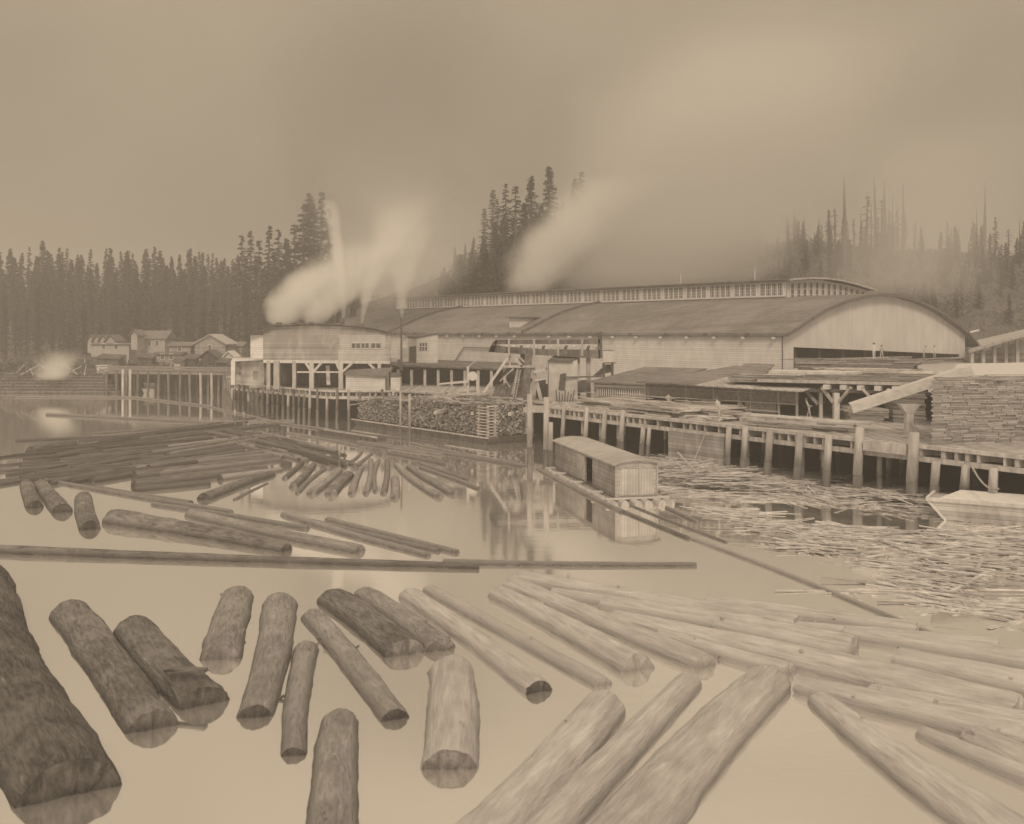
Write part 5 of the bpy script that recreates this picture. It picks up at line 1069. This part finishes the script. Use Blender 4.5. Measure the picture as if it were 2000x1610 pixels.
px = 1170; low_right = []
while px < 2080:
    D = trd.uniform(255, 300); x, z0 = gz(px, D); low_right.append((trd.choice((1, 3, 3, 2)), x, D, z0 - .5, trd.uniform(.16, .42), trd.uniform(0, 6.28))); px += 5.5 * trd.uniform(.3, 1.7)
mass('young_forest', 'small dark conifers growing over the smoky right hill', low_right)
ML = 'dark conifer in the thicket covering the knoll behind the mill'
for row, (D, off) in enumerate(((300, 0), (284, 14), (270, 30), (256, 44))):
    px = 862 + row * 7
    while px < 1160:
        yt = pwl(px, [(860, 520), (900, 468), (960, 425), (1010, 415), (1150, 420)]) + off + trd.uniform(-10, 14)
        tree_top(trd.choice((0, 3, 3, 1)), px, yt, D + trd.uniform(-4, 4), ML, 'thicket on the knoll'); px += 23 * trd.uniform(.8, 1.2)
RG, RL = 'bare snags on the right hill', 'bare fire scarred snag on the smoky right hill'
for px, yt, k in ((1605, 440, 6), (1618, 404, 6), (1632, 400, 6), (1668, 420, 6), (1692, 372, 6), (1702, 390, 7), (1713, 340, 7), (1722, 380, 6), (1741, 372, 7), (1754, 400, 6), (1768, 410, 4), (1786, 430, 4), (1800, 442, 4), (1836, 452, 7), (1850, 426, 6), (1858, 440, 6), (1901, 420, 7), (1908, 396, 7), (1935, 452, 3), (1648, 378, 7), (1680, 400, 7), (1731, 350, 7), (1764, 352, 7), (1600, 452, 4), (1622, 440, 4), (1745, 430, 4), (1690, 445, 4), (1970, 440, 6), (1990, 420, 7), (1180, 405, 4), (1225, 372, 6), (1260, 420, 6), (1325, 430, 6), (1400, 440, 6), (1470, 435, 6), (1540, 430, 6), (1570, 420, 6)):
    tree_top(k, px, yt, 300 + trd.uniform(-8, 8), RL if k in (6, 7) else 'sparse thin fir on the smoky right hill', RG)
tree_top(7, 1651, 338, 288, 'thickest straight bare trunk, tallest on the right hill', None); tree_top(7, 1922, 352, 288, 'tall bare trunk at the right edge of the smoky hill', None)
# scrub mass on the right hill and along the left bank
def scrub(name, label, pts, n, seed, size):
    r = random.Random(seed); m = MB()
    for i in range(n):
        px, D = pts(r); x, z = gz(px, D); h = size * r.uniform(.4, 1.3); nleaf = 7
        c = V(x, D, z + h * .3)
        for k in range(nleaf):
            d = V(r.gauss(0, 1), r.gauss(0, 1), abs(r.gauss(0, 1))).normalized(); p = c + d * h * r.uniform(.2, 1); a = V(r.gauss(0, 1), r.gauss(0, 1), r.gauss(0, 1)).normalized() * h * .35; b = V(r.gauss(0, 1), r.gauss(0, 1), r.gauss(0, 1)).normalized() * h * .35; m.add([p, p + a, p + b], [(0, 1, 2)])
    me = bpy.data.meshes.new(name); me.from_pydata([tuple(p) for p in m.v], [], m.f); me.materials.append(M_SCRUB); o = bpy.data.objects.new(name, me); COL.objects.link(o); tag(o, label, None, None, 'stuff')
scrub('undergrowth', 'brushy undergrowth covering the smoky right hill', lambda r: (r.uniform(1130, 2150), 225 + 90 * r.random() ** .8), 6500, 31, 1.7)
scrub('undergrowth', 'dark brush on the bank and slopes behind the cottages', lambda r: (r.uniform(-120, 480) if r.random() < .8 else r.uniform(480, 1000), r.choice((r.uniform(198, 225), r.uniform(265, 420)))), 3200, 32, 1.8)
scrub('undergrowth', 'thick brush on the slope of the knoll', lambda r: (r.uniform(820, 1170), r.uniform(240, 305)), 1600, 33, 2.0)

# ================================================================ STEAM AND SMOKE
def plume(name, label, base, H, bend, p, r0, r1, q, dens, ns, nk, fade=1.0, soft=.55, tilt=None, start=0.0, cut=None, g=.995, seed=0):
    """rising plume: centre line bends by bend*t^p, radius grows r0->r1 as t^q; density from a soft noisy falloff"""
    nseg, nr_ = 20, 20; vs = []; fs = []
    for i in range(nseg + 1):
        t_ = i / nseg; R_ = (r0 + (r1 - r0) * t_ ** q) * 1.02; cx, cy = bend[0] * t_ ** p, bend[1] * t_ ** p
        for k in range(nr_): a = 6.28319 * k / nr_; vs.append((cx + R_ * math.cos(a), cy + R_ * math.sin(a), H * t_))
    fs = [(i * nr_ + k, i * nr_ + (k + 1) % nr_, (i + 1) * nr_ + (k + 1) % nr_, (i + 1) * nr_ + k) for i in range(nseg) for k in range(nr_)] + [tuple(range(nr_ - 1, -1, -1)), tuple(range(nseg * nr_, nseg * nr_ + nr_))]
    me = bpy.data.meshes.new(name); me.from_pydata(vs, [], fs); o = bpy.data.objects.new(name, me); COL.objects.link(o); o.location = base; o.rotation_euler = tilt or (0, 0, 0)
    m = bpy.data.materials.new(name + '_vapour'); m.use_nodes = True; T = m.node_tree; N = T.nodes; L = T.links; N.clear()
    def M(op, a, b=None, c=None, clamp=False):
        n_ = N.new('ShaderNodeMath'); n_.operation = op; n_.use_clamp = clamp
        for i_, v in enumerate((a, b, c)):
            if v is None: continue
            if isinstance(v, (int, float)): n_.inputs[i_].default_value = v
            else: L.new(v, n_.inputs[i_])
        return n_.outputs[0]
    ou = N.new('ShaderNodeOutputMaterial'); pv = N.new('ShaderNodeVolumePrincipled'); L.new(pv.outputs[0], ou.inputs['Volume']); pv.inputs['Color'].default_value = (g, g, g, 1); pv.inputs['Anisotropy'].default_value = 0.0
    tcn = N.new('ShaderNodeTexCoord'); sx = N.new('ShaderNodeSeparateXYZ'); L.new(tcn.outputs['Object'], sx.inputs[0])
    t_ = M('DIVIDE', sx.outputs[2], H, clamp=True); tp = M('POWER', t_, p); dx = M('SUBTRACT', sx.outputs[0], M('MULTIPLY', tp, bend[0])); dy = M('SUBTRACT', sx.outputs[1], M('MULTIPLY', tp, bend[1]))
    R_ = M('MULTIPLY_ADD', M('POWER', t_, q), r1 - r0, r0); d = M('DIVIDE', M('SQRT', M('ADD', M('MULTIPLY', dx, dx), M('MULTIPLY', dy, dy))), R_)
    nz_ = N.new('ShaderNodeTexNoise'); nz_.inputs['Scale'].default_value = ns; nz_.inputs['Detail'].default_value = 5; nz_.inputs['Roughness'].default_value = .55
    mp_ = N.new('ShaderNodeMapping'); mp_.inputs['Location'].default_value = (seed * 7.3, seed * 3.1, 0); L.new(tcn.outputs['Object'], mp_.inputs[0]); L.new(mp_.outputs[0], nz_.inputs['Vector'])
    dn = M('ADD', d, M('MULTIPLY', M('SUBTRACT', nz_.outputs[0], .5), nk))
    mr_ = N.new('ShaderNodeMapRange'); mr_.interpolation_type = 'SMOOTHSTEP'; L.new(dn, mr_.inputs[0]); mr_.inputs[1].default_value = 1 - soft; mr_.inputs[2].default_value = .98; mr_.inputs[3].default_value = 1; mr_.inputs[4].default_value = 0
    hard = M('LESS_THAN', d, 1.0); fd = M('POWER', M('SUBTRACT', 1.0, t_, clamp=True), fade)
    pr = M('MULTIPLY', M('MULTIPLY', mr_.outputs[0], hard), M('MULTIPLY', fd, dens))
    if start: pr = M('MULTIPLY', pr, M('MULTIPLY', t_, start, clamp=True))
    L.new(pr, pv.inputs['Density']); me.materials.append(m); return o
def pl(name, label, px, py, D, H, bend, p, r0, r1, q, dens, ns=.15, nk=.5, **k):
    o = plume(name, label, P(px, py, D), H, bend, p, r0, r1, q, dens, ns, nk, **k); tag(o, label, 'steam' if 'steam' in name else 'smoke'); return o
pl('steam_plume', 'bright fat steam cloud bursting at the left end of boiler roof', 550, 634, 147, 13.0, (15, 6), 1.5, 1.2, 8, .5, .9, .26, 1.2, fade=1.4, seed=1, soft=.7)
pl('steam_plume', 'rounded steam cloud leaning right from the middle of boiler roof', 612, 636, 147, 10.0, (11, 5), 1.4, .8, 5.6, .5, .9, .32, 1.1, fade=1.4, seed=2)
pl('steam_plume', 'tall thin white steam column curving up from boiler roof', 671, 624, 147, 17.5, (-2.6, 3), 1.7, .35, 1.5, .7, .95, .5, .7, fade=.5, seed=3)
pl('steam_plume', 'narrow steam jet widening to the right from boiler roof', 707, 634, 146.5, 22, (8, 10), 1.5, .18, 6.0, 1.1, .9, .25, 1.1, fade=2.2, seed=4)
pl('steam_plume', 'sharp steam jet spreading from the top of the exhaust pipe', 785, 621, 150, 22, (-1.0, 12), 1.6, .2, 9.0, 1.1, .85, .22, 1.1, fade=2.2, seed=5)
pl('steam_plume', 'small round steam puff low at the left edge', 104, 744, 197, 6.5, (1.5, 1), 1.1, 3.4, 5.4, .4, .7, .3, 1.5, fade=1.5, seed=6, soft=.95, start=5)
pl('steam_plume', 'small low steam puff at the foot of the low white shed', 498, 758, 147, 3.0, (1.0, 0), 1, 1.2, 1.6, .5, .55, .8, .5, fade=.6, seed=7)
pl('smoke_cloud', 'great tan smoke cloud billowing above the boiler house', 748, 600, 208, 84, (0, 45), 1.3, 12, 50, .75, .06, .04, .8, fade=1.1, seed=8, start=3, soft=.97, g=.5)
pl('steam_plume', 'pale spreading steam bank behind the exhaust pipe and mill roof', 762, 606, 202, 60, (6, 22), 1.3, 9, 34, .6, .10, .05, 1.2, fade=2.6, seed=12, start=8, soft=.9)
pl('steam_plume', 'bright swelling cloud behind the mill roof in the middle', 1030, 578, 225, 28, (25, 10), 1.5, 4.5, 15.0, .5, .42, .10, 1.0, fade=.9, seed=9, start=10, soft=.75)
pl('smoke_cloud', 'broad smoke bank drifting over the mill roof to the right', 1205, 590, 228, 70, (46, 20), 1.0, 18, 56, .7, .11, .04, .8, fade=.9, seed=10, start=12, soft=.97, g=.90)
pl('smoke_cloud', 'thin smoke veil in front of the right hill', 1330, 580, 226, 60, (20, 10), 1.0, 20, 46, .7, .09, .05, .8, fade=.9, seed=11, start=12, soft=.97, g=.90)

pl('smoke_cloud', 'faint smoke veil hanging over the far right hill and snags', 1760, 590, 236, 44, (14, 10), 1.0, 26, 34, .7, .04, .05, .8, fade=.7, seed=14, start=9, soft=.95, g=.95)
# ================================================================ HAZE
hz = MB().box((40, 330, 30), (1300, 830, 74)).build('haze', M_CUT); hz.data.materials.clear()
tag(hz, 'thin smoky haze over the pond and hills', None, None, 'stuff')
m = bpy.data.materials.new('haze_air'); m.use_nodes = True; N = m.node_tree.nodes; N.clear(); ou = N.new('ShaderNodeOutputMaterial'); pv = N.new('ShaderNodeVolumePrincipled')
pv.inputs['Density'].default_value = .0011; pv.inputs['Color'].default_value = (.96, .95, .94, 1); m.node_tree.links.new(pv.outputs[0], ou.inputs['Volume']); hz.data.materials.append(m)
